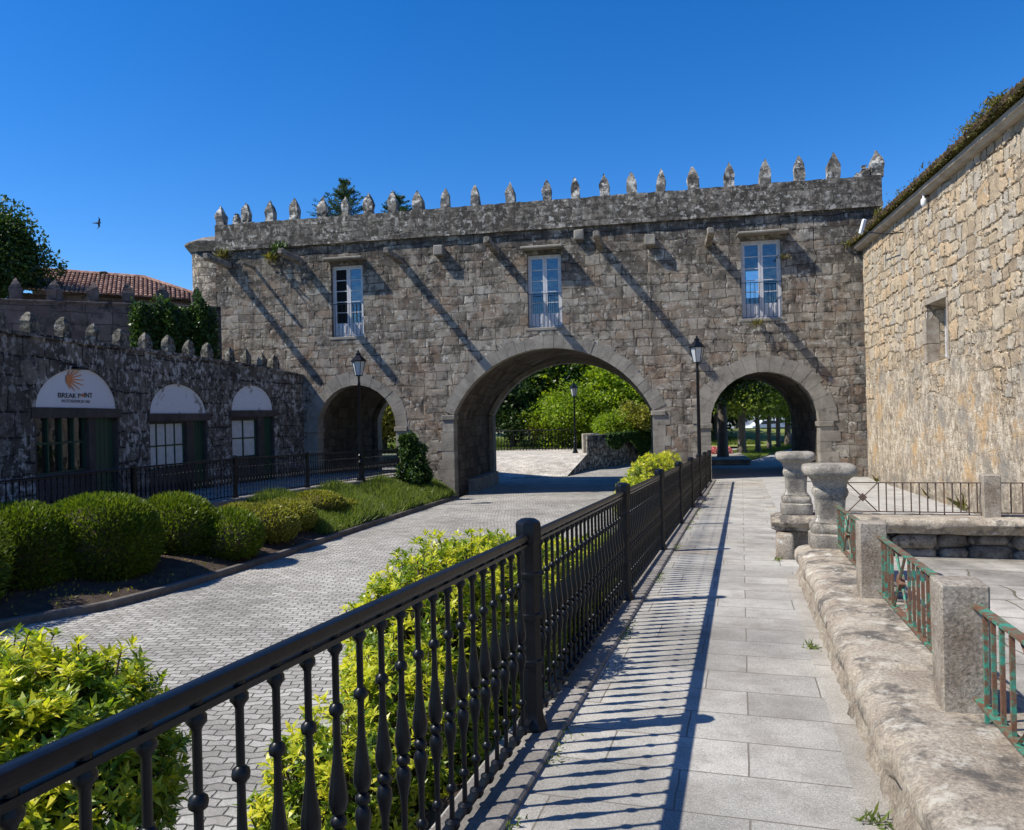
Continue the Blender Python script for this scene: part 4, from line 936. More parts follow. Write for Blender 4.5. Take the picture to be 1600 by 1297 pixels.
# merlons on shop wall
for i, (x, yt, kind) in enumerate(((-70, 460, 0), (-28, 468, 0), (11, 477, 0), (66, 487, 0), (117, 496, 0), (162, 506, 0), (203, 513, 0), (241, 519, 0), (276, 524, 0), (307, 531, 0), (336, 535, 0), (369, 541, 1), (394, 544, 1), (419, 551, 1), (437, 554, 0))):
    a_ = arc_px(x); z = zpx(a_, x, yt); q = sw(a_, .25, 0); t = sw(a_ + .3) - sw(a_ - .3); ang = math.atan2(t.y, t.x); zb = ztp(a_)
    mb = MB(); r1 = random.Random(i + 40); hw, hd = (.2 + .04 * r1.random(), .12) if kind == 0 else (.18, .13); h = z - zb
    secs = [(0, .9, 1), (.4, 1, 1), (.62, .95, .95), (.82, .62, .75), (1, .12, .3)] if kind == 0 else [(0, .9, 1), (.5, 1, .95), (.75, .6, .7), (1, .1, .2)]
    vs = []
    for (f, ka, kb) in secs:
        for sx, sy in ((-1, -1), (1, -1), (1, 1), (-1, 1)):
            lx, ly = sx * hw * ka + r1.uniform(-.02, .02), sy * hd * kb + r1.uniform(-.02, .02)
            vs.append((q.x - swo_off.x + lx * math.cos(ang) - ly * math.sin(ang), q.y - swo_off.y + lx * math.sin(ang) + ly * math.cos(ang), zb + h * f + r1.uniform(-.012, .012) - (.05 if f == 0 else 0)))
    mb.add(vs, [(k * 4 + j, k * 4 + (j + 1) % 4, k * 4 + 4 + (j + 1) % 4, k * 4 + 4 + j) for k in range(len(secs) - 1) for j in range(4)] + [tuple(range(len(vs) - 4, len(vs)))])
    jitter(mb, .03, i, 5); mb.build('merlon', M['shopmerlon'], swo)
# rear wall with pointed merlons
A_, B_ = pix(-160, 465, 27.6), pix(345, 474, 32.2); ang = math.atan2(B_.y - A_.y, B_.x - A_.x); L_ = math.hypot(B_.x - A_.x, B_.y - A_.y)
bwo = empty('battlemented_rear_wall', (A_.x, A_.y, 0), ang, label='brown stone wall with pointed merlons behind the shop row', cat='wall')
mb = MB(); mb.box(0, L_, 0, .6, -1, A_.z); mb.build('wall', M['backwall'], bwo); mb = MB(); mb.box(-.05, L_, -.06, .66, A_.z, A_.z + .1, bev=.02); mb.build('coping', M['backwall'], bwo)
for i, (x, yt) in enumerate(((-32, 430), (28, 432), (88, 435.5), (148, 437.5), (205, 440), (258, 443), (313, 446))):
    best = min(range(400), key=lambda k: abs((A_ + (B_ - A_) * k / 400).x - xat(x, (A_ + (B_ - A_) * k / 400).y))); q = A_ + (B_ - A_) * best / 400; mb = MB()
    merlon(mb, L_ * best / 400, A_.z + .1, pix(x, yt, q.y).z, .5, .4, i + 200, v0=.05); mb.build('merlon', M['backwall'], bwo)
# ivy mass on that wall
rng = np.random.default_rng(77); n = 16000; X = rng.uniform(0, 1, n); Z = rng.uniform(0, 1, n) ** .8
pa, pb = pix(214, 470, 30.6), pix(345, 470, 31.6)
P = np.zeros((n, 3)); P[:, 0] = pa.x + (pb.x - pa.x) * X; P[:, 1] = pa.y + (pb.y - pa.y) * X - .15 - rng.random(n) * .5 - .3 * np.sin(X * 9) ** 2
topz = pix(270, 478, 31).z + .10 * np.sin(X * 17 + .3) + .08 * np.sin(X * 43); topz = topz + .5 * np.exp(-((X - .80) / .07) ** 2) + .38 * np.exp(-((X - .33) / .09) ** 2)
P[:, 2] = topz - (topz - 2.3) * Z
Dv = rng.normal(size=(n, 3)) * .6 + np.array([.1, -1, -.3])
q = quads_obj('ivy', leaf_arrays(P, Dv, .13, .12, rng), M['ivy']); tag(q, 'dark ivy mass covering the wall beside the bridge corner', 'ivy')
# ivy bush at the bridge pier
rg = np.random.default_rng(12); iv = Vector((xat(645, 30.0), 30.0, -1.0)); o_iv = empty('ivy_bush', iv, label='dark ivy bush climbing the pier at the end of the street railing', cat='shrub'); A = []
for (x, z, r_, rz_, m) in ((0, .3, .42, .45, 1100), (.16, .8, .36, .4, 900), (-.2, 1.25, .36, .38, 950), (-.1, 1.72, .26, .24, 450), (.42, .3, .26, .45, 600), (.3, 1.35, .2, .22, 260), (-.42, .5, .25, .4, 500), (-.42, 1.75, .16, .2, 200)):
    d = sph(m, rg); P = np.array([x, 0, z]) + d * np.array([r_, r_ * .8, rz_]) * (lump(d, int(m), 8, .5, 8) * (.55 + .45 * rg.random(m)))[:, None]; A.append(leaf_arrays(P, d * .4 + rg.normal(size=(m, 3)) * .7 + np.array([0, 0, -.2]), .12 * rg.uniform(.6, 1.3, m), .1, rg))
quads_obj('foliage', np.concatenate(A), M['ivy'], o_iv); mb = MB()
for k in range(14): mb.tube([(rg.normal() * .15, .1, 0), (rg.normal() * .2, 0, .7), (rg.normal() * .25 - .1, 0, 1.6)], [.02, .015, .006], 5)
mb.build('branches', M['twig'], o_iv)
#TOWER and tiled house
tw = pix(338, 420, 38.5); to = empty('round_tower', (tw.x, tw.y, 0), label='round grey stone turret with overhanging roof behind the bridge left end', cat='tower'); rT = 38.5 * 35 / F
mb = MB(); mb.lathe([(rT, 0), (rT, pix(338, 388, 38.5).z)], 40); mb.build('wall', M['bridge'], to, True)
mb = MB(); z_ = pix(338, 388, 38.5).z; mb.lathe([(rT, z_ - .35), (rT + .3, z_ - .02), (rT + .33, z_ + .06), (rT * .6, z_ + .4), (0, z_ + .6)], 40); jitter(mb, .06, 3, 4); mb.build('roof', M['darkrock'], to)
ho = empty('tiled_house', (pix(170, 460, 44).x, 44, 0), label='long low house with old red clay tile roof behind the battlements', cat='house'); hx = pix(170, 460, 44).x
def hp(x, y, Y): p_ = pix(x, y, Y); return Vector((p_.x - hx, p_.y - 44, p_.z))
E0, E1 = hp(20, 452, 42.0), hp(318, 470, 43.0); R0, R1, R2 = hp(40, 420.5, 46), hp(224, 434.5, 46), hp(318, 465, 44.5)
mb = MB()
def tiles(mb, e0, e1, r0, r1, w_=.24, rad_=.1):
    n = int((e1 - e0).length / w_)
    for i in range(n):
        f = (i + .5) / n; a, b = e0.lerp(e1, f), r0.lerp(r1, f); L = (b - a).length; m = max(2, int(L / .42)); d = (b - a).normalized(); side = (e1 - e0).normalized(); up = side.cross(d).normalized(); up = up if up.z > 0 else -up
        for k in range(m):
            p0, p1 = a.lerp(b, k / m) + up * .035, a.lerp(b, (k + 1) / m + .02) + up * .0; vs = []
            for (q_, rr_) in ((p0, rad_ * 1.1), (p1, rad_ * .9)):
                for j in range(5): t = math.pi * j / 4; vs.append(q_ + side * math.cos(t) * rr_ + up * math.sin(t) * rr_)
            mb.add(vs, [(j, j + 1, j + 6, j + 5) for j in range(4)] + [(0, 1, 2, 3, 4)])
    mb.add([e0, e1, r1, r0], [(0, 1, 2, 3)])
tiles(mb, E0, E0.lerp(E1, .68), R0, R1); tiles(mb, E0.lerp(E1, .68), E1, R1, R2)
mb.tube([R0 + Vector((0, 0, .05)), R1 + Vector((0, 0, .05)), R2 + Vector((0, 0, .05))], .13, 8); mb.build('roof', M['tile'], ho)
mb = MB(); mb.add([E0 + Vector((0, .5, -.1)), E1 + Vector((0, .5, -.1)), E1 + Vector((0, .5, -6)), E0 + Vector((0, .5, -6))], [(0, 1, 2, 3)]); mb.add([R0, R1, R2, R2 + Vector((0, 4, -8)), R0 + Vector((0, 4, -8))], [(4, 3, 2, 1, 0)]); mb.build('wall', M['backwall'], ho)
mb = MB(); q = hp(162, 431, 46); mb.box(q.x - .2, q.x + .25, q.y - .2, q.y + .2, q.z - .4, q.z + .25, bev=.05); jitter(mb, .06, 2, 3); mb.build('chimney', M['tilemoss'], ho)
#RIGHT BUILDING
cn = pix(1356.5, 742, 28.45); AR = math.radians(11.9)
rb = empty('ochre_stone_building', (cn.x, cn.y, 0), -AR, label='sunlit ochre rubble stone building with mossy eaves on the right', cat='building')
nR = Vector((math.sin(AR), math.cos(AR), 0)); uR_ = Vector((math.cos(AR), -math.sin(AR), 0))
def rl(x, y):
    p_ = onplane(x, y, Vector((cn.x, cn.y, 0)), uR_); q = p_ - Vector((cn.x, cn.y, 0)); return q.dot(nR), p_.z
ye, ze = rl(1352, 386); yf, zf_ = rl(1600, 182); print('eave z', ze, zf_, 'y', ye, yf)
ZE = (ze + zf_) / 2
def zev(y): return ze + (zf_ - ze) * (y - ye) / (yf - ye)
wy0, wz1 = rl(1449, 476); wy1, wz1b = rl(1480, 466); _, wz0 = rl(1483, 562); wz1 = (wz1 + wz1b) / 2
Lw = -27.0
mb = MB()
def rquad(y0, y1, z0, z1, top=False):
    if y1 - y0 < 1e-4: return
    ny = max(1, int((y1 - y0) / .05)) if y1 > -18 else 20
    for i in range(ny):
        a_, b_ = y0 + (y1 - y0) * i / ny, y0 + (y1 - y0) * (i + 1) / ny; ta, tb = (zev(a_), zev(b_)) if top else (z1, z1); nz = max(1, int((ta - z0) / .05)) if y1 > -18 else 6
        for j in range(nz):
            f0, f1 = j / nz, (j + 1) / nz; mb.quad((0, a_, z0 + (ta - z0) * f0), (0, a_, z0 + (ta - z0) * f1), (0, b_, z0 + (tb - z0) * f1), (0, b_, z0 + (tb - z0) * f0))
wa, wb = min(wy0, wy1), max(wy0, wy1)
rquad(Lw, -19, -1.3, 0, True); rquad(-19, wa, -1.3, 0, True); rquad(wb, 0, -1.3, 0, True); rquad(wa, wb, -1.3, wz0); rquad(wa, wb, wz1, 0, True)
mb.quad((0, 0, -1.3), (12, 0, -1.3), (12, 0, zev(0) + 2), (0, 0, zev(0)))
RD = .55
mb.quad((0, wa, wz0), (RD, wa, wz0 + .15), (RD, wa, wz1 - .1), (0, wa, wz1)); mb.quad((0, wb, wz0), (0, wb, wz1), (RD, wb, wz1 - .1), (RD, wb, wz0 + .15)); mb.quad((0, wa, wz1), (RD, wa, wz1 - .1), (RD, wb, wz1 - .1), (0, wb, wz1)); mb.quad((0, wa, wz0), (0, wb, wz0), (RD, wb, wz0 + .15), (RD, wa, wz0 + .15))
mb.quad((11, Lw, -1.3), (11, 0, -1.3), (11, 0, 8), (11, Lw, 8)); mb.quad((0, Lw, -1.3), (0, Lw, zev(Lw)), (12, Lw, zev(Lw)), (12, Lw, -1.3))
mb.build('wall', M['right'], rb)
mb = MB(); k = (wb - wa)
r1 = random.Random(3)
mb.box(-.05, .3, wb + .002, wb + .34, wz0 + .55, wz1 - .35, bev=.01); mb.box(-.045, .3, wb + .002, wb + .24, wz0 - .0, wz0 + .53, bev=.01); mb.box(-.05, .2, wa - .1, wb + .2, wz1 + .002, wz1 + .16, bev=.01); mb.box(-.04, .3, wa - .12, wa - .002, wz0, wz1 - .01, bev=.01)
wn = MB(); wn.box(RD - .12, RD - .05, wa + .002, wa + .06, wz0 + .15, wz1 - .1); wn.box(RD - .12, RD - .05, wb - .06, wb - .002, wz0 + .15, wz1 - .1)
for f in (0, .33, .66, 1): zz = wz0 + .17 + (wz1 - wz0 - .3) * f; wn.box(RD - .11, RD - .06, wa + .06, wb - .06, zz - .02, zz + .02)
wno = wn.build('window', M['white'], rb); mb.build('frame', M['post'], wno); pn = MB(); pn.quad((RD - .08, wa, wz0 + .1), (RD - .08, wb, wz0 + .1), (RD - .08, wb, wz1), (RD - .08, wa, wz1)); pn.build('pane', M['glass'], wno)
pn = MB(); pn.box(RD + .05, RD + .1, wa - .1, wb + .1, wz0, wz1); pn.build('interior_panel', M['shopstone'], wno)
mb = MB(); ys = [Lw + (0 - Lw) * i / 60 + (.35 if i == 60 else 0) for i in range(61)]
vs = []; prof = [(.02, 0), (-.14, .0), (-.2, .06), (-.24, .08), (-.24, .2), (.3, .26)]
for y in ys:
    for (x, z) in prof: vs.append((x, y, zev(y) + z))
n_ = len(prof); mb.add(vs, [(i * n_ + j, i * n_ + j + 1, (i + 1) * n_ + j + 1, (i + 1) * n_ + j) for i in range(60) for j in range(n_ - 1)] + [tuple(range(60 * n_, 61 * n_))]); jitter(mb, .012, 4, 2); mb.build('cornice', M['concrete'], rb)
mb = MB(); e0, e1 = Vector((-.36, .4, zev(.4) + .25)), Vector((-.36, Lw, zev(Lw) + .25)); tiles(mb, e0, e1, e0 + Vector((6.5, 0, 2.7)), e1 + Vector((6.5, 0, 2.7)), .27, .12); jitter(mb, .02, 8, 6); mb.build('roof', M['tilemoss'], rb)
mb = MB(); y_, z_ = rl(1388, 352); y2, z2 = rl(1412, 363); mb.tube([(0, y2, z2), (-.5, y2 + .1, z2), (-.75, y_ , z_ - .15)], .018, 6); br_ = mb.build('bracket', M['iron'], None)
fo = empty('wall_lamp', Vector((cn.x, cn.y, 0)) + nR * y2 + Vector((0, 0, z2)), -AR, label='slim white floodlight on a bracket under the eaves', cat='lamp'); br_.parent = fo; br_.location = (0, -y2, -z2)
mb = MB(); mb.box(-.07, .07, -.05, .05, -.26, .24, bev=.03); hd = mb.build('lamp_head', M['lamphead'], fo); hd.location = (-.78, y_ - y2, z_ - z2 + .02); hd.rotation_euler = (.1, .25, .3)
y_, z_ = rl(1452, 314); ca = empty('security_camera', Vector((cn.x, cn.y, 0)) + nR * y_ + Vector((0, 0, z_)), -AR, label='small white dome camera mounted under the eaves', cat='camera')
mb = MB(); mb.lathe([(.0, -.16), (.05, -.14), (.075, -.08), (.08, 0), (.07, .06), (.03, .09), (.025, .2)], 12); hd = mb.build('housing', M['lamphead'], ca, True); hd.location = (-.14, 0, 0); mb = MB(); mb.tube([(0, 0, .14), (-.14, 0, .14)], .02, 6); mb.build('bracket', M['iron'], ca)
wl = ('bushy green weed at the far lower end of the mossy eaves', 'leafy weed on the eaves above the white floodlight', 'tallest weed clump on the eaves at the right picture edge', 'second weed clump on the eaves from the right edge')
for i, (x, y, n_, L, sp2) in enumerate(((1343, 376, 220, .4, 0), (1393, 318, 260, .42, 1), (1590, 158, 500, .42, 2), (1546, 190, 420, .32, 3), (1475, 250, 150, .3, 4), (1430, 290, 120, .25, 4), (1570, 172, 260, .36, 4), (1560, 181, 200, .32, 4), (1450, 272, 90, .25, 4), (1410, 305, 90, .25, 4), (1528, 208, 180, .28, 4))):
    y_, z_ = rl(x, y + 6); p0 = Vector((cn.x, cn.y, 0)) + nR * y_ - uR_ * .1; z_ = zev(y_) + .36
    if i == 0: p0 = p0 - uR_ * .2; z_ -= .12
    tuft('roof_weed', (p0.x, p0.y, z_), n_ * 2, L * .42, M['weed'], 50 + i, 1.0, wl[i] if i < 4 else 'low dry moss tuft between the tiles of the mossy eaves', 'plant', 'weeds on the mossy eaves', .3, W=.26)
p = MB(); p.box(-9, -2.2, 60, 130, -2.0, -1.10); tag(frameP('far_street', p, M['farstreet']), kind='structure')
rgm = np.random.default_rng(8); nm_ = 26000; yy_ = rgm.uniform(-19, .4, nm_); dn = np.clip(.5 + .5 * np.sin(yy_ * 1.7) * np.sin(yy_ * 4.3 + 1) + rgm.normal(size=nm_) * .25, .1, 1.3)
Pm = np.array([tuple(Vector((cn.x, cn.y, 0)) + nR * y_ - uR_ * (.34 - x_) + Vector((0, 0, zev(y_) + .24 + h_))) for y_, x_, h_ in zip(yy_, rgm.random(nm_) * .5 - .03, rgm.random(nm_) ** 1.5 * .2 * dn)])
q = quads_obj('roof_moss', leaf_arrays(Pm, rgm.normal(size=(nm_, 3)) + np.array([0, 0, .6]), .07, .035, rgm), M['weed']); tag(q, kind='stuff')
#COURT WALLS
def P2(o): o.rotation_euler = (0, 0, -AP); return o
nw = empty('low_path_wall', (0, 0, 0), -AP, label='low rubble wall with thick rounded stone cap beside the footpath', cat='wall')
prof = [(.68, .12), (.625, .15), (.575, .19), (.55, .25), (.56, .31), (.60, .345), (.68, .365), (.82, .37), (1.0, .372), (1.17, .365), (1.25, .34), (1.27, .28), (1.26, .2), (1.2, .14)]
mb = MB(); ns = 300; sA, sB = -2.0, 9.42; js = [-1.6, -.2, .9, 2.05, 3.45, 4.5, 5.75, 6.9, 7.7, 8.6]; vs = []
for i in range(ns + 1):
    s_i = sA + (sB - sA) * i / ns; dj = min(abs(s_i - j) for j in js); g_ = .04 * math.exp(-(dj / .022) ** 2); seg = sum(1 for j in js if j < s_i); r1 = random.Random(seg * 13 + 1); ox, oz, kx = r1.uniform(-.02, .02), r1.uniform(-.012, .018), r1.uniform(.0, .02)
    endk = .05 * math.exp(-((sB - s_i) / .08) ** 2)
    for (t, z) in prof:
        ct, cz = .9, .26; n1 = mnoise.noise(Vector((t * 5, s_i * 3.0, z * 5))); n2 = mnoise.noise(Vector((t * 16, s_i * 14.0, z * 16))); dis = n1 * .022 + n2 * .009 - g_ - endk
        dv = Vector((t - ct, (z - cz) * 2.2)); dv.normalize(); vs.append((t + dv.x * dis + (ox if t < .9 else -ox), s_i, z + dv.y * dis * .8 + oz - .035 * s_i))
n_ = len(prof); mb.add(vs, [(i * n_ + j, i * n_ + (j + 1) % n_, (i + 1) * n_ + (j + 1) % n_, (i + 1) * n_ + j) for i in range(ns) for j in range(n_)] + [tuple(range(n_)), tuple(range(ns * n_, (ns + 1) * n_))]); mb.build('wall_cap', M['cap'], nw, True, 50)
mb = MB(); vs = []; ns = 220; nz = 10
for i in range(ns + 1):
    s_i = sA + (sB - .05 - sA) * i / ns
    for k in range(nz + 1):
        z = -.12 + (.17 + .12) * k / nz; n1 = mnoise.noise(Vector((3, s_i * 4.5, z * 9))); n2 = mnoise.noise(Vector((7, s_i * 16, z * 22))); vs.append((.615 - .085 * (1 - k / nz) + n1 * .03 + n2 * .016, s_i, z - .035 * s_i))
mb.add(vs, [(i * (nz + 1) + k, i * (nz + 1) + k + 1, (i + 1) * (nz + 1) + k + 1, (i + 1) * (nz + 1) + k) for i in range(ns) for k in range(nz)])
mb.box(.74, 1.2, sA, sB - .08, -1, .13, zs=-.035); mb.build('wall_body', M['lowbody'], nw, True, 60)
# far wall across
fw = empty('court_wall', (0, 0, 0), -AP, label='low wall with rounded cap closing the far side of the flagstone court', cat='wall')
FZ = .18; prof = [(10.86, -.04), (10.80, -.02), (10.79, .03), (10.74, .05), (10.715, .1), (10.735, .155), (10.79, .178), (10.9, .18), (11.15, .18), (11.3, .17), (11.34, .1), (11.3, .0), (11.2, -.05)]
mb = MB(); ns = 300; tA, tB = .36, 14.0; js = [1.5, 2.9, 3.9, 5.6, 7, 9, 11]; vs = []
for i in range(ns + 1):
    f = (i / ns) ** 1.3; t = tA + (tB - tA) * f; dj = min(abs(t - j) for j in js); g_ = .012 * math.exp(-(dj / .02) ** 2) + .05 * math.exp(-((t - tA) / .06) ** 2)
    for (s_i, z) in prof:
        dv = Vector((s_i - 11.0, (z - .08) * 2.5)); dv.normalize(); dis = mnoise.noise(Vector((t * 3, s_i * 6, z * 6))) * .02 + mnoise.noise(Vector((t * 14, s_i * 14, z * 14))) * .008 - g_
        vs.append((t, s_i + dv.x * dis, z + dv.y * dis * .7))
n_ = len(prof); mb.add(vs, [(i * n_ + j, i * n_ + (j + 1) % n_, (i + 1) * n_ + (j + 1) % n_, (i + 1) * n_ + j) for i in range(ns) for j in range(n_)] + [tuple(range(n_))]); mb.build('wall_cap', M['cap'], fw, True, 50)
mb = MB(); r1 = random.Random(9); t = .66
mb.box(.7, 14, 11.02, 11.25, -1.2, .0)
mb.build('wall_body', M['lowwall'], fw)
mb = MB()
while t < 11:
    wd = r1.uniform(.28, .62); z = CZ - .08; 
    for h in (r1.uniform(.17, .25), .2):
        i0 = len(mb.v); mb.box(t + .01, t + wd - .01, 10.90 + r1.uniform(-.05, .05), 11.1, z, min(z + h, -.035), bev=.05); jitter(mb, .055, int(t * 7), 4, i0); z += h + .006
        if z > -.08: break
    t += wd
mb.build('rubble_stones', M['darkrock'], fw, True, 60)
mb = MB(); mb.box(.40, .62, 10.62, 10.98, -.5, -.035, bev=.03); jitter(mb, .03, 6, 4); mb.build('corner_block', M['post'], fw, True, 50)
mb = MB(); mb.box(.5, .9, 10.9, 11.25, -.6, -.03, bev=.02); jitter(mb, .02, 6, 4); mb.build('corner_stone', M['post'], fw)
# pedestals
def pedestal(t, s_i, z, k, label):
    o = empty('stone_pedestal', pw(t, s_i, z), -AP, label=label, cat='pedestal', group='carved granite pedestals at the court entrance')
    b = MB(); b.lathe([(.0, 0), (.215, 0), (.225, .02), (.225, .155), (.2, .17)], 48, sq=7); jitter(b, .012, 3, 6); b.build('plinth', M['granite'], o, True, 50)
    b = MB(); b.lathe([(.17, .165), (.20, .17), (.212, .2), (.212, .235), (.195, .265), (.172, .275), (.172, .295), (.155, .31), (.148, .34)], 48, sq=6); jitter(b, .008, 5, 8); b.build('base_moulding', M['granite'], o, True, 50)
    b = MB(); b.lathe([(.15, .335), (.15, .40), (.155, .5), (.158, .56), (.175, .585), (.182, .62), (.175, .655), (.165, .67)], 48, sq=6); jitter(b, .008, 7, 8); b.build('shaft', M['granite'], o, True, 50)
    b = MB(); b.lathe([(.165, .665), (.17, .70), (.19, .75), (.225, .79), (.25, .805), (.275, .82), (.283, .85), (.28, .89), (.262, .915), (.2, .928), (0, .932)], 48, sq=4.2); jitter(b, .014, 9, 6); b.build('cap', M['granite'], o, True, 60)
    o.scale = (k, k, k); return o
pedestal(.70 + .225, 9.0 + .2, .37 - .035 * 9.2, 1.0, 'nearer carved granite pedestal at the end of the low path wall')
pedestal(.49 + .2, 10.85 + .2, FZ, .9, 'farther carved granite pedestal standing on the court wall corner')
# posts and rails
def gpost(t, s_i, z, h, label):
    o = MB(); o.box(-.098, .098, -.098, .098, -.02, h, bev=.009); jitter(o, .007, int(s_i * 10 + t), 5)
    # finer surface
    ob = o.build('stone_post', M['post'], None, True, 25); ob.location = pw(t, s_i, z); ob.rotation_euler = (0, 0, -AP); return tag(ob, label, 'post', 'square granite railing posts')
def zcap(s_i): return .368 - .035 * s_i
TPc = .932
gpost(TPc, 3.92, zcap(3.92), .57, 'nearest square granite post on the rounded wall cap')
gpost(TPc, 6.4, zcap(6.4), .58, 'second granite post between the nearest post and the carved pedestals')
gpost(TPc, 1.4, zcap(1.4), .57, 'granite post outside the frame nearer than the nearest visible one')
bpy.data.objects.remove(bpy.data.objects['stone_post.002'])
def t_at(x, s_i):
    k = (x - 800 - .0) / F; k = pix(x, 780, 1).x; return (k * s_i * math.cos(AP) - s_i * math.sin(AP)) / (math.cos(AP) + k * math.sin(AP))
tfp = t_at(1547, 11.05); gpost(tfp, 11.05, FZ, .53, 'granite post on the far court wall before the ochre building')
tfp2 = tfp + 2.3
def bars_panel(name, label, p0, p1, hz0, hz1, xs, mat, r=.009, flat=.02, wx=.0, group=None):
    """p0,p1: world points on the cap; xs: list of ('b', f) bars or ('x', f0, f1) crosses"""
    o = empty(name, p0, label=label, cat='railing', group=group); d = p1 - p0; h = Vector((d.x, d.y, 0)).normalized()
    for nm, hz in (('top_rail', hz1), ('bottom_rail', hz0)):
        b = MB(); b.sweep([(-flat, -.006), (flat, -.006), (flat, .006), (-flat, .006)], [Vector((0, 0, hz)), d + Vector((0, 0, hz))]); b.build(nm, mat, o)
    for x in xs:
        b = MB()
        if x[0] == 'b':
            q = d * x[1]; b.sweep([(-r, 0), (r, 0), (r, .012), (-r, .012)], [q, q + h * .012]); b = MB()
            c = [(q + h * sx * r + Vector((h.y, -h.x, 0)) * sy * r) for sx, sy in ((-1, -1), (1, -1), (1, 1), (-1, 1))]
            lo = .0 if len(x) > 2 else hz0; b.add([tuple(v + Vector((0, 0, lo))) for v in c] + [tuple(v + Vector((0, 0, hz1 - .006))) for v in c], [(0, 1, 5, 4), (1, 2, 6, 5), (2, 3, 7, 6), (3, 0, 4, 7)]); b.build('bar', mat, o)
        else:
            A, Bq = d * x[1], d * x[2]; z0, z1 = Vector((0, 0, hz0)), Vector((0, 0, hz1 - .006)); off = Vector((h.y, -h.x, 0)) * .008
            b.tube([A + z0 + off, Bq + z1 + off], r * 1.1, 4); b.tube([A + z1 - off, Bq + z0 - off], r * 1.1, 4); b.build('cross_bars', mat, o)
            m = (A + Bq) / 2 + (z0 + z1) / 2; b = MB(); n2 = Vector((h.y, -h.x, 0)); e = .055; up = Vector((0, 0, 1))
            vs = [m + h * e + n2 * .02, m + up * e + n2 * .02, m - h * e + n2 * .02, m - up * e + n2 * .02]; vs += [v - n2 * .04 for v in vs]; b.add(vs, [(0, 1, 2, 3), (7, 6, 5, 4), (0, 4, 5, 1), (1, 5, 6, 2), (2, 6, 7, 3), (3, 7, 4, 0)]); b.build('boss', mat, o)
    return o
TR_ = .975
pat = [('b', .05), ('b', .105), ('b', .16), ('b', .215), ('x', .25, .43), ('b', .46), ('b', .515), ('b', .57), ('b', .625), ('b', .68), ('b', .72), ('x', .755, .935), ('b', .965)]
for (sa, sb, lab) in ((3.82, 1.4, 'rusty green iron railing running out of frame before the nearest granite post'), (6.3, 4.02, 'rusty green iron railing between the two granite posts of the near wall'), (9.02, 6.5, 'green iron railing between the carved pedestal and the second granite post')):
    bars_panel('court_railing', lab, pw(TR_, sa, zcap(sa)), pw(TR_, sb, zcap(sb)), .07, .48, pat if sa != 3.82 else [('b', .05, 1), ('b', .095), ('b', .14), ('b', .19), ('x', .22, .43), ('b', .46), ('b', .52), ('b', .58), ('b', .64), ('b', .7)], M['greenrail'], .0085, .022, group='green iron railings on the near court wall')
t0 = .49 + .42; f = lambda x: (t_at(x, 11.05) - t0) / (tfp - .1 - t0)
xs = [('x', max(.0, f(1325)), f(1371)), ('b', f(1373))] + [('b', f(1385 + 12.9 * k), 1) if k % 3 == 1 else ('b', f(1385 + 12.9 * k)) for k in range(12)]
bars_panel('court_railing', 'dark iron railing with crossed bars between the far pedestal and the far wall post', pw(t0, 11.05, FZ), pw(tfp - .1, 11.05, FZ), .04, .42, xs, M['rustrail'], .007, .015, group='dark iron railings on the far court wall')
bars_panel('court_railing', 'dark iron railing right of the far wall post at the picture edge', pw(tfp + .1, 11.05, FZ), pw(tfp + 2.3, 11.05, FZ), .04, .42, [('b', .06), ('b', .12), ('x', .15, .3)] + [('b', .34 + .055 * k) for k in range(11)], M['rustrail'], .007, .015, group='dark iron railings on the far court wall')
#VEGETATION
HG = 'round clipped hedges along the road'
def hb(x, y0, Y, rx, ry, n, seed, label, mat='hedge', top=None, L=.095, amp=.17, **k):
    X = xat(x, Y); q = Vector((X, Y, -1.22)); k.setdefault('thick', .2); return dome_bush('clipped_hedge' if mat == 'hedge' else 'low_shrub', q, (rx, ry), pix(x, y0, Y).z, n, L, .02 if mat == 'hedge' else .035, M[mat], seed, label, 'hedge' if mat == 'hedge' else 'shrub', HG if mat == 'hedge' else 'olive low shrubs beside the hedges', amp=amp, **k)
hb(18, 794, 12.9, .84, .85, 30000, 1, 'round clipped hedge cut by the left picture edge', sharp=.9)
hb(-118, 800, 11.3, .9, .9, 9000, 21, 'clipped hedge beyond the left picture edge', sharp=.9)
bpy.context.view_layer.update()
hb(152, 780, 14.0, .98, .9, 38000, 2, 'widest round clipped hedge, second from the left', sharp=.9)
hb(266, 777, 16.0, .82, .8, 25000, 3, 'round clipped hedge third from the left, right of the widest one', sharp=.9)
hb(352, 803, 16.2, .66, .62, 15000, 4, 'small dark clipped hedge at the right end of the hedge row', sharp=.9)
hb(400, 789, 18.0, .85, .75, 10000, 5, 'olive low shrub touching the small dark hedge', 'azalea', L=.07, amp=.25, up=.5)
hb(436, 784, 19.6, .85, .8, 11000, 6, 'broad olive low shrub in the middle of the shrub group', 'azalea', L=.07, amp=.25, up=.5)
hb(368, 792, 18.9, .7, .6, 6500, 16, 'small olive shrub close to the street railing', 'azalea', L=.07, amp=.25, up=.5)
hb(490, 768, 22.3, .85, .7, 9000, 7, 'olive low shrub nearest the weedy lawn', 'azalea', L=.07, amp=.3, up=.5)
hb(528, 780, 23.0, .55, .5, 4000, 8, 'smallest scrubby shrub at the edge of the weedy lawn', 'azalea', L=.08, amp=.4, up=.7)
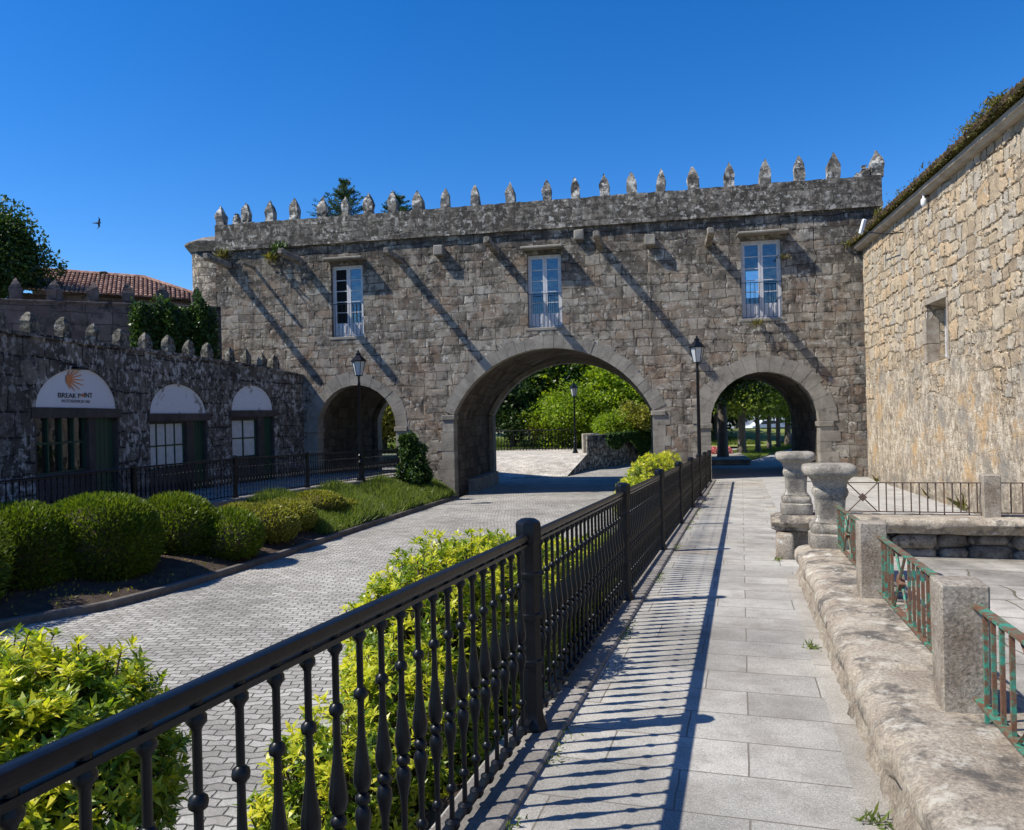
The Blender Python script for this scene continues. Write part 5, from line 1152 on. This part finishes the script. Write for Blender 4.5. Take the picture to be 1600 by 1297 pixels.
# weedy lawn on the bed
rng = np.random.default_rng(5); n = 42000; A = []; i_lo = 8 * 3 + 5.0
ii = rng.uniform(8 * 3 + 6.0, N - 1.001, n); jj = rng.uniform(0.3, NJ - .4, n)
P = np.array([tuple(bedpt(a_, b_)) for a_, b_ in zip(ii[:12000], jj[:12000])]); P = P[rng.integers(0, len(P), n)] + np.c_[rng.normal(size=(n, 2)) * .08, np.zeros(n)]
hh = .16 + .10 * np.sin(P[:, 0] * 2.1 + P[:, 1] * 1.3) + rng.random(n) * .12
Dv = rng.normal(size=(n, 3)) * .45 + np.array([0, 0, 1]); q = quads_obj('weedy_lawn', leaf_arrays(P, Dv, np.maximum(hh, .06) * 1.25, .022, rng), M['grass']); tag(q, kind='stuff')
ii = rng.uniform(8, 8 * 3 + 8, 900); jj = rng.uniform(.3, NJ - .5, 900); P = np.array([tuple(bedpt(a_, b_)) for a_, b_ in zip(ii, jj)]); q = quads_obj('bed_weeds', leaf_arrays(P, rng.normal(size=(900, 3)) * .7 + np.array([0, 0, .6]), .07, .03, rng), M['azalea']); tag(q, kind='stuff')
# moss and small weeds along the railing kerb
n = 2600; sI = rng.uniform(1.5, 24, n); sI = sI[(np.sin(sI * 2.3) + np.sin(sI * 5.1)) > .55]; n = len(sI); P = np.array([tuple(pw(TL + rng.normal() * .03 + .19, s_i, zpath(s_i) + .005)) for s_i in sI]); q = quads_obj('kerb_weeds', leaf_arrays(P, rng.normal(size=(n, 3)) * .7 + np.array([0, 0, .5]), .035, .008, rng), M['grass']); tag(q, kind='stuff')
# glossy whorled shrubs behind the railing
def whorl_bush(name, blobs, dens, seed, label, leafL=.075, nl=10, base=None, new=.5, group=None):
    rng = np.random.default_rng(seed); base = Vector(base); o = empty(name, base, label=label, cat='shrub', group=group); VA = []; MI = []; mb = MB()
    for bi, (c, r) in enumerate(blobs):
        c = np.array(c); r = np.array(r); area = 4 * math.pi * (r[0] * r[1] * r[2]) ** (2 / 3); n = int(area * dens)
        d = sph(n, rng); d = d[d[:, 2] > -.6]; q = lump(d, seed * 5 + bi, 12, .28, 9) * (1 - rng.random(len(d)) ** 2 * .35); Pw = c + d * r * q[:, None]
        keep = np.ones(len(Pw), bool)
        for bj, (c2, r2) in enumerate(blobs):
            if bj != bi: keep &= (((Pw - np.array(c2)) / (np.array(r2) * .8)) ** 2).sum(1) > 1
        Pw = Pw[keep]; d = d[keep]; q = q[keep]; Ax = unit(d * .7 + np.array([0, 0, .9]) + rng.normal(size=d.shape) * .3)
        Pw = Pw + Ax * (rng.random(len(Pw)) ** 3 * .1)[:, None]
        isnew = (rng.random(len(Pw)) < new) & (q > .86) & (d[:, 2] > -.15)
        for k in range(0, len(Pw), 3):
            inner = c + (Pw[k] - c) * .45 - np.array([0, 0, .12]); mb.tube([tuple(inner - np.array(base)), tuple((inner + Pw[k]) / 2 - np.array(base) + rng.normal(size=3) * .02), tuple(Pw[k] - np.array(base))], [.007, .005, .003], 4, cap=False)
        m = len(Pw); ref = unit(np.cross(Ax, rng.normal(size=(m, 3)))); bit = np.cross(Ax, ref)
        for j in range(nl):
            th = 2 * math.pi * j * .618 + rng.normal(size=m) * .2; tilt = (math.radians(78) - j / nl * math.radians(48)) + rng.normal(size=m) * .18; rd = ref * np.cos(th)[:, None] + bit * np.sin(th)[:, None]
            D = Ax * np.cos(tilt)[:, None] + rd * np.sin(tilt)[:, None]; L = leafL * rng.uniform(.7, 1.25, m) * (1 - .3 * j / nl)
            # leaf = 2 quads: near half and drooping tip half
            D = unit(D); R = unit(np.cross(D, Ax + rng.normal(size=(m, 3)) * .15)); U = np.cross(R, D); W = (L * .33)[:, None]; L = L[:, None]; O = Pw - Ax * (.012 * (nl - j) / nl * 2)
            a_ = O; m1l = O + D * L * .45 + R * W * .5 + U * W * .18; m1r = O + D * L * .45 - R * W * .5 + U * W * .18; mc = O + D * L * .5; tip = O + D * L - U * L * .16
            VA.append(np.stack([a_, m1l, mc, m1r], 1).reshape(-1, 3)); VA.append(np.stack([mc, m1l, tip, m1r], 1).reshape(-1, 3)); mi = isnew.astype(int)
            MI += [mi, mi]
    V = np.concatenate(VA) - np.array(base); quads_obj('foliage', V, [M['pieris'], M['pierisnew']], o, np.concatenate(MI)); mb.build('branches', M['twig'], o); return o
def PB(t, s_i, z): return tuple(pw(t, s_i, z))
whorl_bush('leafy_shrub', [(PB(-2.27, 2.12, .36), (.33, .33, .42)), (PB(-2.6, 2.0, .3), (.42, .42, .5)), (PB(-2.35, 1.95, -.15), (.42, .42, .5)), (PB(-2.2, 1.5, -.1), (.4, .45, .55)), (PB(-2.35, 2.0, -.7), (.4, .45, .5))], 850, 31, 'yellow green leafy shrub at the bottom left beyond the handrail', base=PB(-2.3, 1.9, -1.2), new=.6, leafL=.062)
bl2 = [(PB(-1.82, 3.05, -.4), (.34, .4, .6)), (PB(-1.95, 4.45, .06), (.48, .5, .6)), (PB(-1.85, 5.2, .07), (.55, .6, .62)), (PB(-1.9, 6.1, -.04), (.55, .6, .6)), (PB(-1.85, 6.9, -.18), (.55, .6, .58)), (PB(-1.8, 7.9, -.35), (.5, .55, .55)), (PB(-1.75, 3.75, -.3), (.42, .42, .6)), (PB(-1.8, 4.6, -.5), (.55, .7, .6)), (PB(-1.8, 5.9, -.5), (.55, .7, .6))]
whorl_bush('leafy_shrub', bl2, 470, 32, 'long yellow green leafy shrub behind the nearest railing post', base=PB(-1.9, 5.5, -1.3), new=.62, nl=9, leafL=.066)
whorl_bush('leafy_shrub', [(PB(-1.8, 9.2, -.5), (.5, .7, .5)), (PB(-1.8, 10.4, -.6), (.5, .7, .45)), (PB(-1.8, 11.8, -.75), (.5, .7, .45))], 200, 33, 'lower leafy shrub behind the third railing bay', base=PB(-1.8, 10.4, -1.35), new=.3, nl=7)
def pyl(x, y, Y): return pix(x, y, Y)
q3 = xat(1005, 17.5); whorl_bush('leafy_shrub', [((xat(1012, 18.0), 18.0, -.45), (.7, 1.0, .98)), ((xat(985, 16.9), 16.9, -.5), (.4, .7, .62)), ((xat(1035, 20.5), 20.5, -.55), (.5, 1.2, 1.0))], 260, 34, 'rounded yellow green shrub beside the railing before the bridge', base=(q3, 17.5, -1.5), new=.7, nl=7, leafL=.08)
#BEYOND ARCHES
PLZ = -.9
p = MB(); a0, a1, a2, a3 = gnd(700, 711, PLZ), gnd(917, 710, PLZ), gnd(886, 744, -1.84), gnd(690, 752, -1.84); p.quad(a3, a2, a1, a0)
p.quad(a0, a1, a1 + Vector((6, 12, 0)), a0 + Vector((-6, 12, 0)))
tag(p.build('plaza', M['plazapave']), kind='structure')
A1w = gnd(887, 744, -1.84); B1w = gnd(1040, 716, -1.84); C1w = a1.copy()
rw = empty('retaining_wall', (A1w.x, A1w.y, -1.9), label='dark stone retaining wall beyond the big arch', cat='wall')
mb = MB(); zt_ = pix(960, 680, 46).z
def wp(v): return tuple(Vector(v) - Vector((A1w.x, A1w.y, -1.9)))
Cb = Vector((C1w.x, C1w.y, -1.95)); Ct = Vector((C1w.x + .05, C1w.y, zt_)); Bb = Vector((B1w.x, B1w.y, -2.0)); Bt = Vector((B1w.x, B1w.y, zt_ - .1)); bk = Vector((0, .6, 0))
mb.add([wp(A1w - Vector((0, 0, .1))), wp(Cb), wp(C1w)], [(0, 1, 2)])
mb.add([wp(v) for v in (Cb, Bb, Bt, Ct, Cb + bk, Bb + bk, Bt + bk, Ct + bk)], [(0, 1, 2, 3), (3, 2, 6, 7), (0, 3, 7, 4), (5, 4, 7, 6)])
mb.build('wall', M['shopwall'], rw)
pb_ = gnd(918, 707, PLZ); mb = MB(); o_ = wp((pb_.x, pb_.y, 0)); mb.box(o_[0] - .3, o_[0] + .75, o_[1] - .2, o_[1] + .5, PLZ + 1.8, zt_ + 1.95, bev=.04); jitter(mb, .03, 3, 3); mb.build('pillar', M['granite'], rw)
rgi = np.random.default_rng(31); ni = 6000; u_ = rgi.random(ni) ** .8; h_ = rgi.random(ni); Pi = np.c_[C1w.x + 1.2 + (B1w.x - C1w.x - 1.2) * u_, C1w.y + (B1w.y - C1w.y) * u_ - .12 - rgi.random(ni) * .2, zt_ + .12 - h_ * (1.1 + .5 * np.sin(u_ * 14)) * (.5 + u_)]
q = quads_obj('hanging_ivy', leaf_arrays(Pi, rgi.normal(size=(ni, 3)) * .6 + np.array([0, -.8, -.5]), .17, .14, rgi), M['ivy']); tag(q, 'dark ivy hanging over the retaining wall beyond the big arch', 'ivy')
lamp('street_lamp', gnd(899, 708, PLZ), 4.5, 'distant black lantern lamp seen through the big arch')
fe = empty('park_fence', gnd(770, 704, PLZ), label='plain black bar fence along the park seen through the big arch', cat='fence'); F0, F1 = gnd(735, 705, PLZ), gnd(893, 703, PLZ); fo_ = Vector(fe.location); hh = (704 - 673) * F0.y / F
mb = MB(); mb.tube([F0 - fo_ + Vector((0, 0, hh)), F1 - fo_ + Vector((0, 0, hh))], .03, 5); mb.tube([F0 - fo_ + Vector((0, 0, .12)), F1 - fo_ + Vector((0, 0, .12))], .025, 5); mb.build('rail', M['iron'], fe)
b0 = None
for k in range(33):
    q = F0.lerp(F1, k / 32) - fo_
    if b0 is None: mb = MB(); mb.lathe([(.03, 0), (.03, hh)], 5); b0 = mb.build('bar', M['iron'], fe); b0.location = q
    else: c = b0.copy(); C.objects.link(c); c.parent = fe; c.location = q
mb = MB(); l0, l1 = Vector((F0.x - 8, F0.y + .3, -.95)), Vector((F1.x + 14, F1.y + .3, -.95)); mb.quad(l0, l1, Vector((l1.x + 10, 75, -.2)), Vector((l0.x - 10, 75, -.2))); tag(mb.build('park_lawn', M['lawn']), kind='structure')
n = 16000; f1 = rng.random(n); f2 = rng.random(n) ** 1.5; P = np.c_[l0.x + (l1.x - l0.x) * f1, l0.y + f2 * 14, -.95 + .028 * f2 * 14]; q = quads_obj('park_grass', leaf_arrays(P, rng.normal(size=(n, 3)) * .4 + np.array([0, 0, 1]), .28, .07, rng), M['grass']); tag(q, kind='stuff')
bl_ = 'bar'
PT = 'park trees seen through the big arch'
def T(x, ytop, ybot, Y, cr, mat, seed, label, zb=-.8, n=9000, L=.3, group=PT, cz=None, tr=.2, nm='park_tree', **k):
    X = xat(x, Y); zt_ = pix(x, ytop, Y).z; return tree(nm, (X, Y, zb), zt_ - zb, cr, (pix(x, ybot, Y).z - zb) if cz is None else cz, M[mat], seed, label, group, n, L, tr, **k)
T(835, 520, 660, 62, 5.2, 'darktree', 3, 'dark leaved park tree at the upper left of the big arch', n=14000, L=.4)
T(905, 500, 670, 63, 6.0, 'brighttree', 4, 'tallest bright green tree filling the top of the big arch', n=24000, L=.4, nclump=40)
T(985, 530, 690, 60, 4.6, 'brighttree', 5, 'bright green tree at the right side of the big arch', n=14000, L=.35)
T(800, 580, 692, 57, 2.8, 'darktree', 6, 'low dark tree behind the park fence at the left of the big arch', n=8000, L=.25)
T(1060, 520, 690, 66, 6, 'darktree', 17, 'dark tree behind the pier between the arches', n=9000, L=.45)
T(885, 596, 703, 56, 2.9, 'brighttree', 7, 'bright bushy tree behind the distant lamp', n=12000, L=.22)
T(935, 605, 700, 56, 2.8, 'brighttree', 8, 'bright bushy shrub tree above the retaining wall', n=8000, L=.22)
T(985, 622, 690, 52.5, 2.0, 'azalea', 9, 'greyish green round shrub on the retaining wall by the right arch side', zb=.0, n=8000, L=.2)
T(955, 640, 694, 51.5, 1.5, 'brighttree', 39, 'small green shrub directly on the retaining wall', zb=.0, n=4000, L=.18)
T(720, 520, 660, 75, 7, 'darktree', 18, 'dark tree hidden mostly behind the left pier', n=7000, L=.5)
for i, x in enumerate((560, 600, 630)): T(x, 600, 700, 56 + i, 3, 'azalea' if i else 'darktree', 60 + i, ('dark shrub tree glimpsed through the left arch', 'olive shrub tree glimpsed through the left arch', 'olive shrub tree behind the left pier')[i], n=4000, L=.3)
tuft('spiky_plant', pix(838, 680, 55.5), 260, 1.15, M['azalea'], 3, .6, 'spiky sword leaved plant left of the distant lamp', 'plant', rad_=.3, W=.06)
for (x, yt, Y, h, cr, lab, sd_) in ((547, 281, 55, 9, 2.4, 'taller conifer tip rising behind the battlements', 1), (628, 299, 58, 8, 1.8, 'shorter conifer tip behind the battlements', 2)):
    # conifer: tiers of drooping branches
    X = xat(x, Y); zt_ = pix(x, yt, Y).z; zb = -1.0; H = zt_ - zb; o = empty('conifer_tree', (X, Y, zb), label=lab, cat='conifer', group='conifers behind the bridge'); r_ = np.random.default_rng(sd_); A = []
    mb = MB(); mb.tube([(0, 0, 0), (0, 0, H * .6), (0, 0, H - .3)], [.25, .14, .02], 8)
    for k in range(150):
        f = r_.random() ** .7; z = H - f * 6.5; R = cr * (.12 + .88 * min(1, f * 2.3)) * r_.uniform(.6, 1.15); th = r_.random() * 6.28; d = np.array([math.cos(th), math.sin(th), .28]); m = 110; t = r_.random(m); Pp = np.array([0, 0, z]) + d * (t * R)[:, None] + r_.normal(size=(m, 3)) * (.13 * (1.15 - t))[:, None]; A.append(leaf_arrays(Pp, d + r_.normal(size=(m, 3)) * .6, .17, .05, r_)); mb.tube([(0, 0, z - .05), tuple(np.array([0, 0, z]) + d * R * .9)], [.03, .008], 4)
    mb.build('trunk', M['bark'], o); quads_obj('crown', np.concatenate(A), M['conifer'], o)
T(-25, 298, 500, 41, 3.4, 'darktree', 10, 'big dark broadleaf tree at the left picture edge', n=70000, L=.2, group=None, nclump=60, nm='broadleaf_tree')
# promenade with plane trees
gz_ = -1.085
PG = 'pollarded plane trees beyond the right arch'
pl = ('nearest pollarded plane tree of the row beyond the right arch', 'second plane tree of the row, right of the nearest', 'third plane tree of the row beyond the right arch', 'fourth thin plane tree of the row', 'last thick plane tree at the right end of the row')
for i, (x, yb, w_) in enumerate(((1158, 710, 14), (1183, 708.5, 9), (1201, 703.5, 8), (1215, 701, 8), (1230, 697, 11))):
    q = gnd(x, yb, gz_); T(x, 560 + i * 4, 655, q.y, 2.9, 'plane', 70 + i, pl[i], zb=gz_, n=7000, L=.24, group=PG, tr=w_ * q.y / F / 2 * .9, nm='plane_tree', nclump=20)
q = gnd(1128, 722, gz_); T(1128, 480, 640, q.y, 3.0, 'darktree', 80, 'dark trunked tree at the left inside the right arch', zb=gz_, n=6000, L=.25, group=None, tr=.27, nm='broadleaf_tree')
for i, (x, Y, m_) in enumerate(((1150, 75, 'plane'), (1215, 80, 'plane'), (1270, 70, 'plane'), (1118, 60, 'darktree'))): T(x, 540, 668, Y, 4.2, m_, 90 + i, ('leafy tree behind the nearest plane tree', 'leafy tree closing the far end of the promenade', 'leafy tree at the right behind the plane row', 'dark leafy tree behind the left side of the right arch')[i], zb=gz_, n=6000, L=.4, group='trees at the far end of the promenade')
mb = MB(); g0, g1, g2, g3 = gnd(1140, 717, gz_), gnd(1165, 722, gz_), gnd(1258, 695, gz_), gnd(1225, 694, gz_)
g0, g3 = gnd(1128, 709, gz_), gnd(1222, 692, gz_)
mb.quad(g0 + Vector((0, 0, .04)), g1 + Vector((0, 0, .04)), g2 + Vector((0, 0, .04)), g3 + Vector((0, 0, .04))); tag(mb.build('grass_strip', M['lawn']), kind='structure')
n = 14000; a_ = rng.random(n)[:, None]; b_ = rng.random(n)[:, None]; G = [np.array(v) for v in (g0, g1, g2, g3)]; P = (G[0] * (1 - a_) + G[3] * a_) * (1 - b_) + (G[1] * (1 - a_) + G[2] * a_) * b_ + np.array([0, 0, .03]); q = quads_obj('verge_grass', leaf_arrays(P, rng.normal(size=(n, 3)) * .5 + np.array([0, 0, 1]), .12, .04, rng), M['grass']); tag(q, kind='stuff')
# flower planter
q = Vector((xat(1128, 40.3), 40.3, gz_)); fpz = empty('stone_planter', q, -AB, label='low dark stone planter with pink flowers under the right arch', cat='planter')
pw_ = 66 * q.y / F / 2; mb = MB(); mb.box(-pw_, pw_, -2.9, 2.9, 0, .2, bev=.04); mb.box(-pw_ - .05, pw_ + .05, -2.95, 2.95, .2, .28, bev=.03); mb.build('trough', M['granite'], fpz)
for i, (x, m_) in enumerate(((1113, 'pink'), (1133, 'pink'))):
    X = xat(x, 42.6); c = Vector((X, 42.6, q.z + .28)); r_ = np.random.default_rng(i); n = 500; d = sph(n, r_); d[:, 2] = np.abs(d[:, 2]); P = d * np.array([.36, .36, .38]) * (r_.random(n)[:, None] ** .4)
    o = empty('flower_clump', c, label=('pale pink flower clump in the planter', 'deep pink flower clump in the planter')[i], cat='flowers', group='pink flowers in the planter'); quads_obj('petals', leaf_arrays(P, d + r_.normal(size=(n, 3)) * .5, .08, .07, r_), M['pink'], o); quads_obj('leaves', leaf_arrays(P[:250] * .9 - np.array([0, 0, .05]), d[:250], .1, .05, r_), M['grass'], o)
# parked car and pale building far behind
def car(x, Y, label, seed, rz):
    q = Vector((xat(x, Y), Y, gz_)); o = empty('parked_car', q, rz, label=label, cat='car', group='cars parked far beyond the plane trees'); b = MB(); prof = [(-2.1, .35), (-2.1, .75), (-1.2, .95), (-.6, 1.42), (.9, 1.45), (1.7, 1.0), (2.1, .9), (2.1, .35)]
    vs = [(px_, -.85 + (.12 if pz_ > 1.2 else 0), pz_) for px_, pz_ in prof] + [(px_, .85 - (.12 if pz_ > 1.2 else 0), pz_) for px_, pz_ in prof]; k = len(prof); b.add(vs, [tuple(range(k)), tuple(range(2 * k - 1, k - 1, -1))] + [(j, j + k, (j + 1) % k + k, (j + 1) % k) for j in range(k)]); b.build('body', M['carpaint'], o)
    gl = MB(); gl.add([(-1.1, -.87, .98), (1.5, -.87, 1.02), (.85, -.76, 1.38), (-.55, -.76, 1.36)], [(0, 1, 2, 3)]); gl.build('window', M['rubber'], o)
    for wx in (-1.3, 1.3):
        for wy in (-.86, .86): b = MB(); b.tube([(wx, wy - .1, .32), (wx, wy + .1, .32)], .32, 16); b.build('wheel', M['rubber'], o)
car(1193, 88, 'pale car glimpsed between the second and third plane trunks', 1, .3); car(1221, 95, 'pale car glimpsed between the fourth and last plane trunks', 2, .3)
hb_ = empty('pale_house', (xat(1190, 110), 110, gz_), label='long pale rendered house far behind the plane trees', cat='house'); mb = MB(); mb.box(-14, 16, 0, 8, 0, 4.6, bev=.05); mb.build('wall', M['render'], hb_); mb = MB(); mb.add([(-14.5, -.4, 4.6), (16.5, -.4, 4.6), (16.5, 4, 6.5), (-14.5, 4, 6.5), (16.5, 8.4, 4.6), (-14.5, 8.4, 4.6)], [(0, 1, 2, 3), (3, 2, 4, 5)]); mb.build('roof', M['tile'], hb_)
for k in range(9): mb = MB(); mb.box(-12.5 + k * 3.1, -11.4 + k * 3.1, -.05, .05, .9, 2.9); mb.build('window', M['rubber'], hb_)
# bird
bd = pix(152.5, 348.5, 24); mb = MB()
o = empty('swift_bird', bd, label='small dark swift flying in the blue sky at the left', cat='bird')
mb.v = [(-.02, 0, .19), (.03, 0, .1), (.055, 0, .02), (.02, 0, .02), (.0, 0, .06), (-.14, 0, .0), (-.05, .01, .02), (.09, 0, .0), (-.04, 0, -.02), (.04, 0, -.02), (.05, 0, -.08), (.0, 0, -.17), (-.03, 0, -.2), (.0, 0, -.1)]
mb = MB()
mb.tube([(-.17, 0, .005), (-.1, 0, .0), (-.03, 0, 0), (.05, 0, .005), (.095, 0, .01), (.11, 0, .01)], [.008, .014, .026, .028, .02, .004], 8)
def wing(sg, tip, mid):
    a_, b_ = (.06, -.0, .0), (-.01, 0, 0); i0 = len(mb.v)
    pts = [(.065, 0, .015 * sg), (mid[0] + .03, -.01, mid[1]), (tip[0], -.03, tip[1]), (mid[0] - .025, -.01, mid[1] - .005 * sg), (.0, 0, .015 * sg)]
    mb.add(pts + [(x, y + .006, z) for x, y, z in pts], [(0, 1, 3, 4), (1, 2, 3), (9, 8, 6, 5), (8, 7, 6), (0, 5, 6, 1), (1, 6, 7, 2), (2, 7, 8, 3), (3, 8, 9, 4)])
wing(1, (.045, .19), (.065, .1)); wing(-1, (-.02, -.2), (.05, -.12)); mb.build('body', M['feather'], o, True, 40)
# plants by the right building foot
for i, (x, y, Y) in enumerate(((1520, 785, 19.0), (1475, 772, 21.5), (1560, 800, 18.3), (1380, 752, 27))): tuft('wall_foot_weed', pix(x, y, Y) - Vector((0, 0, .2)), 90, .45, M['weed'], 120 + i, .6, ('tallest weed at the foot of the ochre building behind the far post', 'small weed at the foot of the ochre building left of the far post', 'weed at the foot of the ochre building right of the far post', 'weed at the corner where the ochre building meets the bridge')[i], 'plant', 'weeds at the foot of the ochre building', .2, W=.2)
q = pw(.52, 3.0, zpath(3.0)); 
for i, (t, s_i) in enumerate(((.5, 3.45), (.42, 10.5), (.47, 6.2))): tuft('crack_weed', pw(t, s_i, zpath(s_i)), 40, .06, M['grass'], 140 + i, .8, ('small green weed in the paving joint at the near foot of the low wall', 'small green weed beside the corner block of the court wall', 'tiny weed in the joint midway along the low wall')[i], 'plant', 'weeds in the paving joints', .04, W=.2)
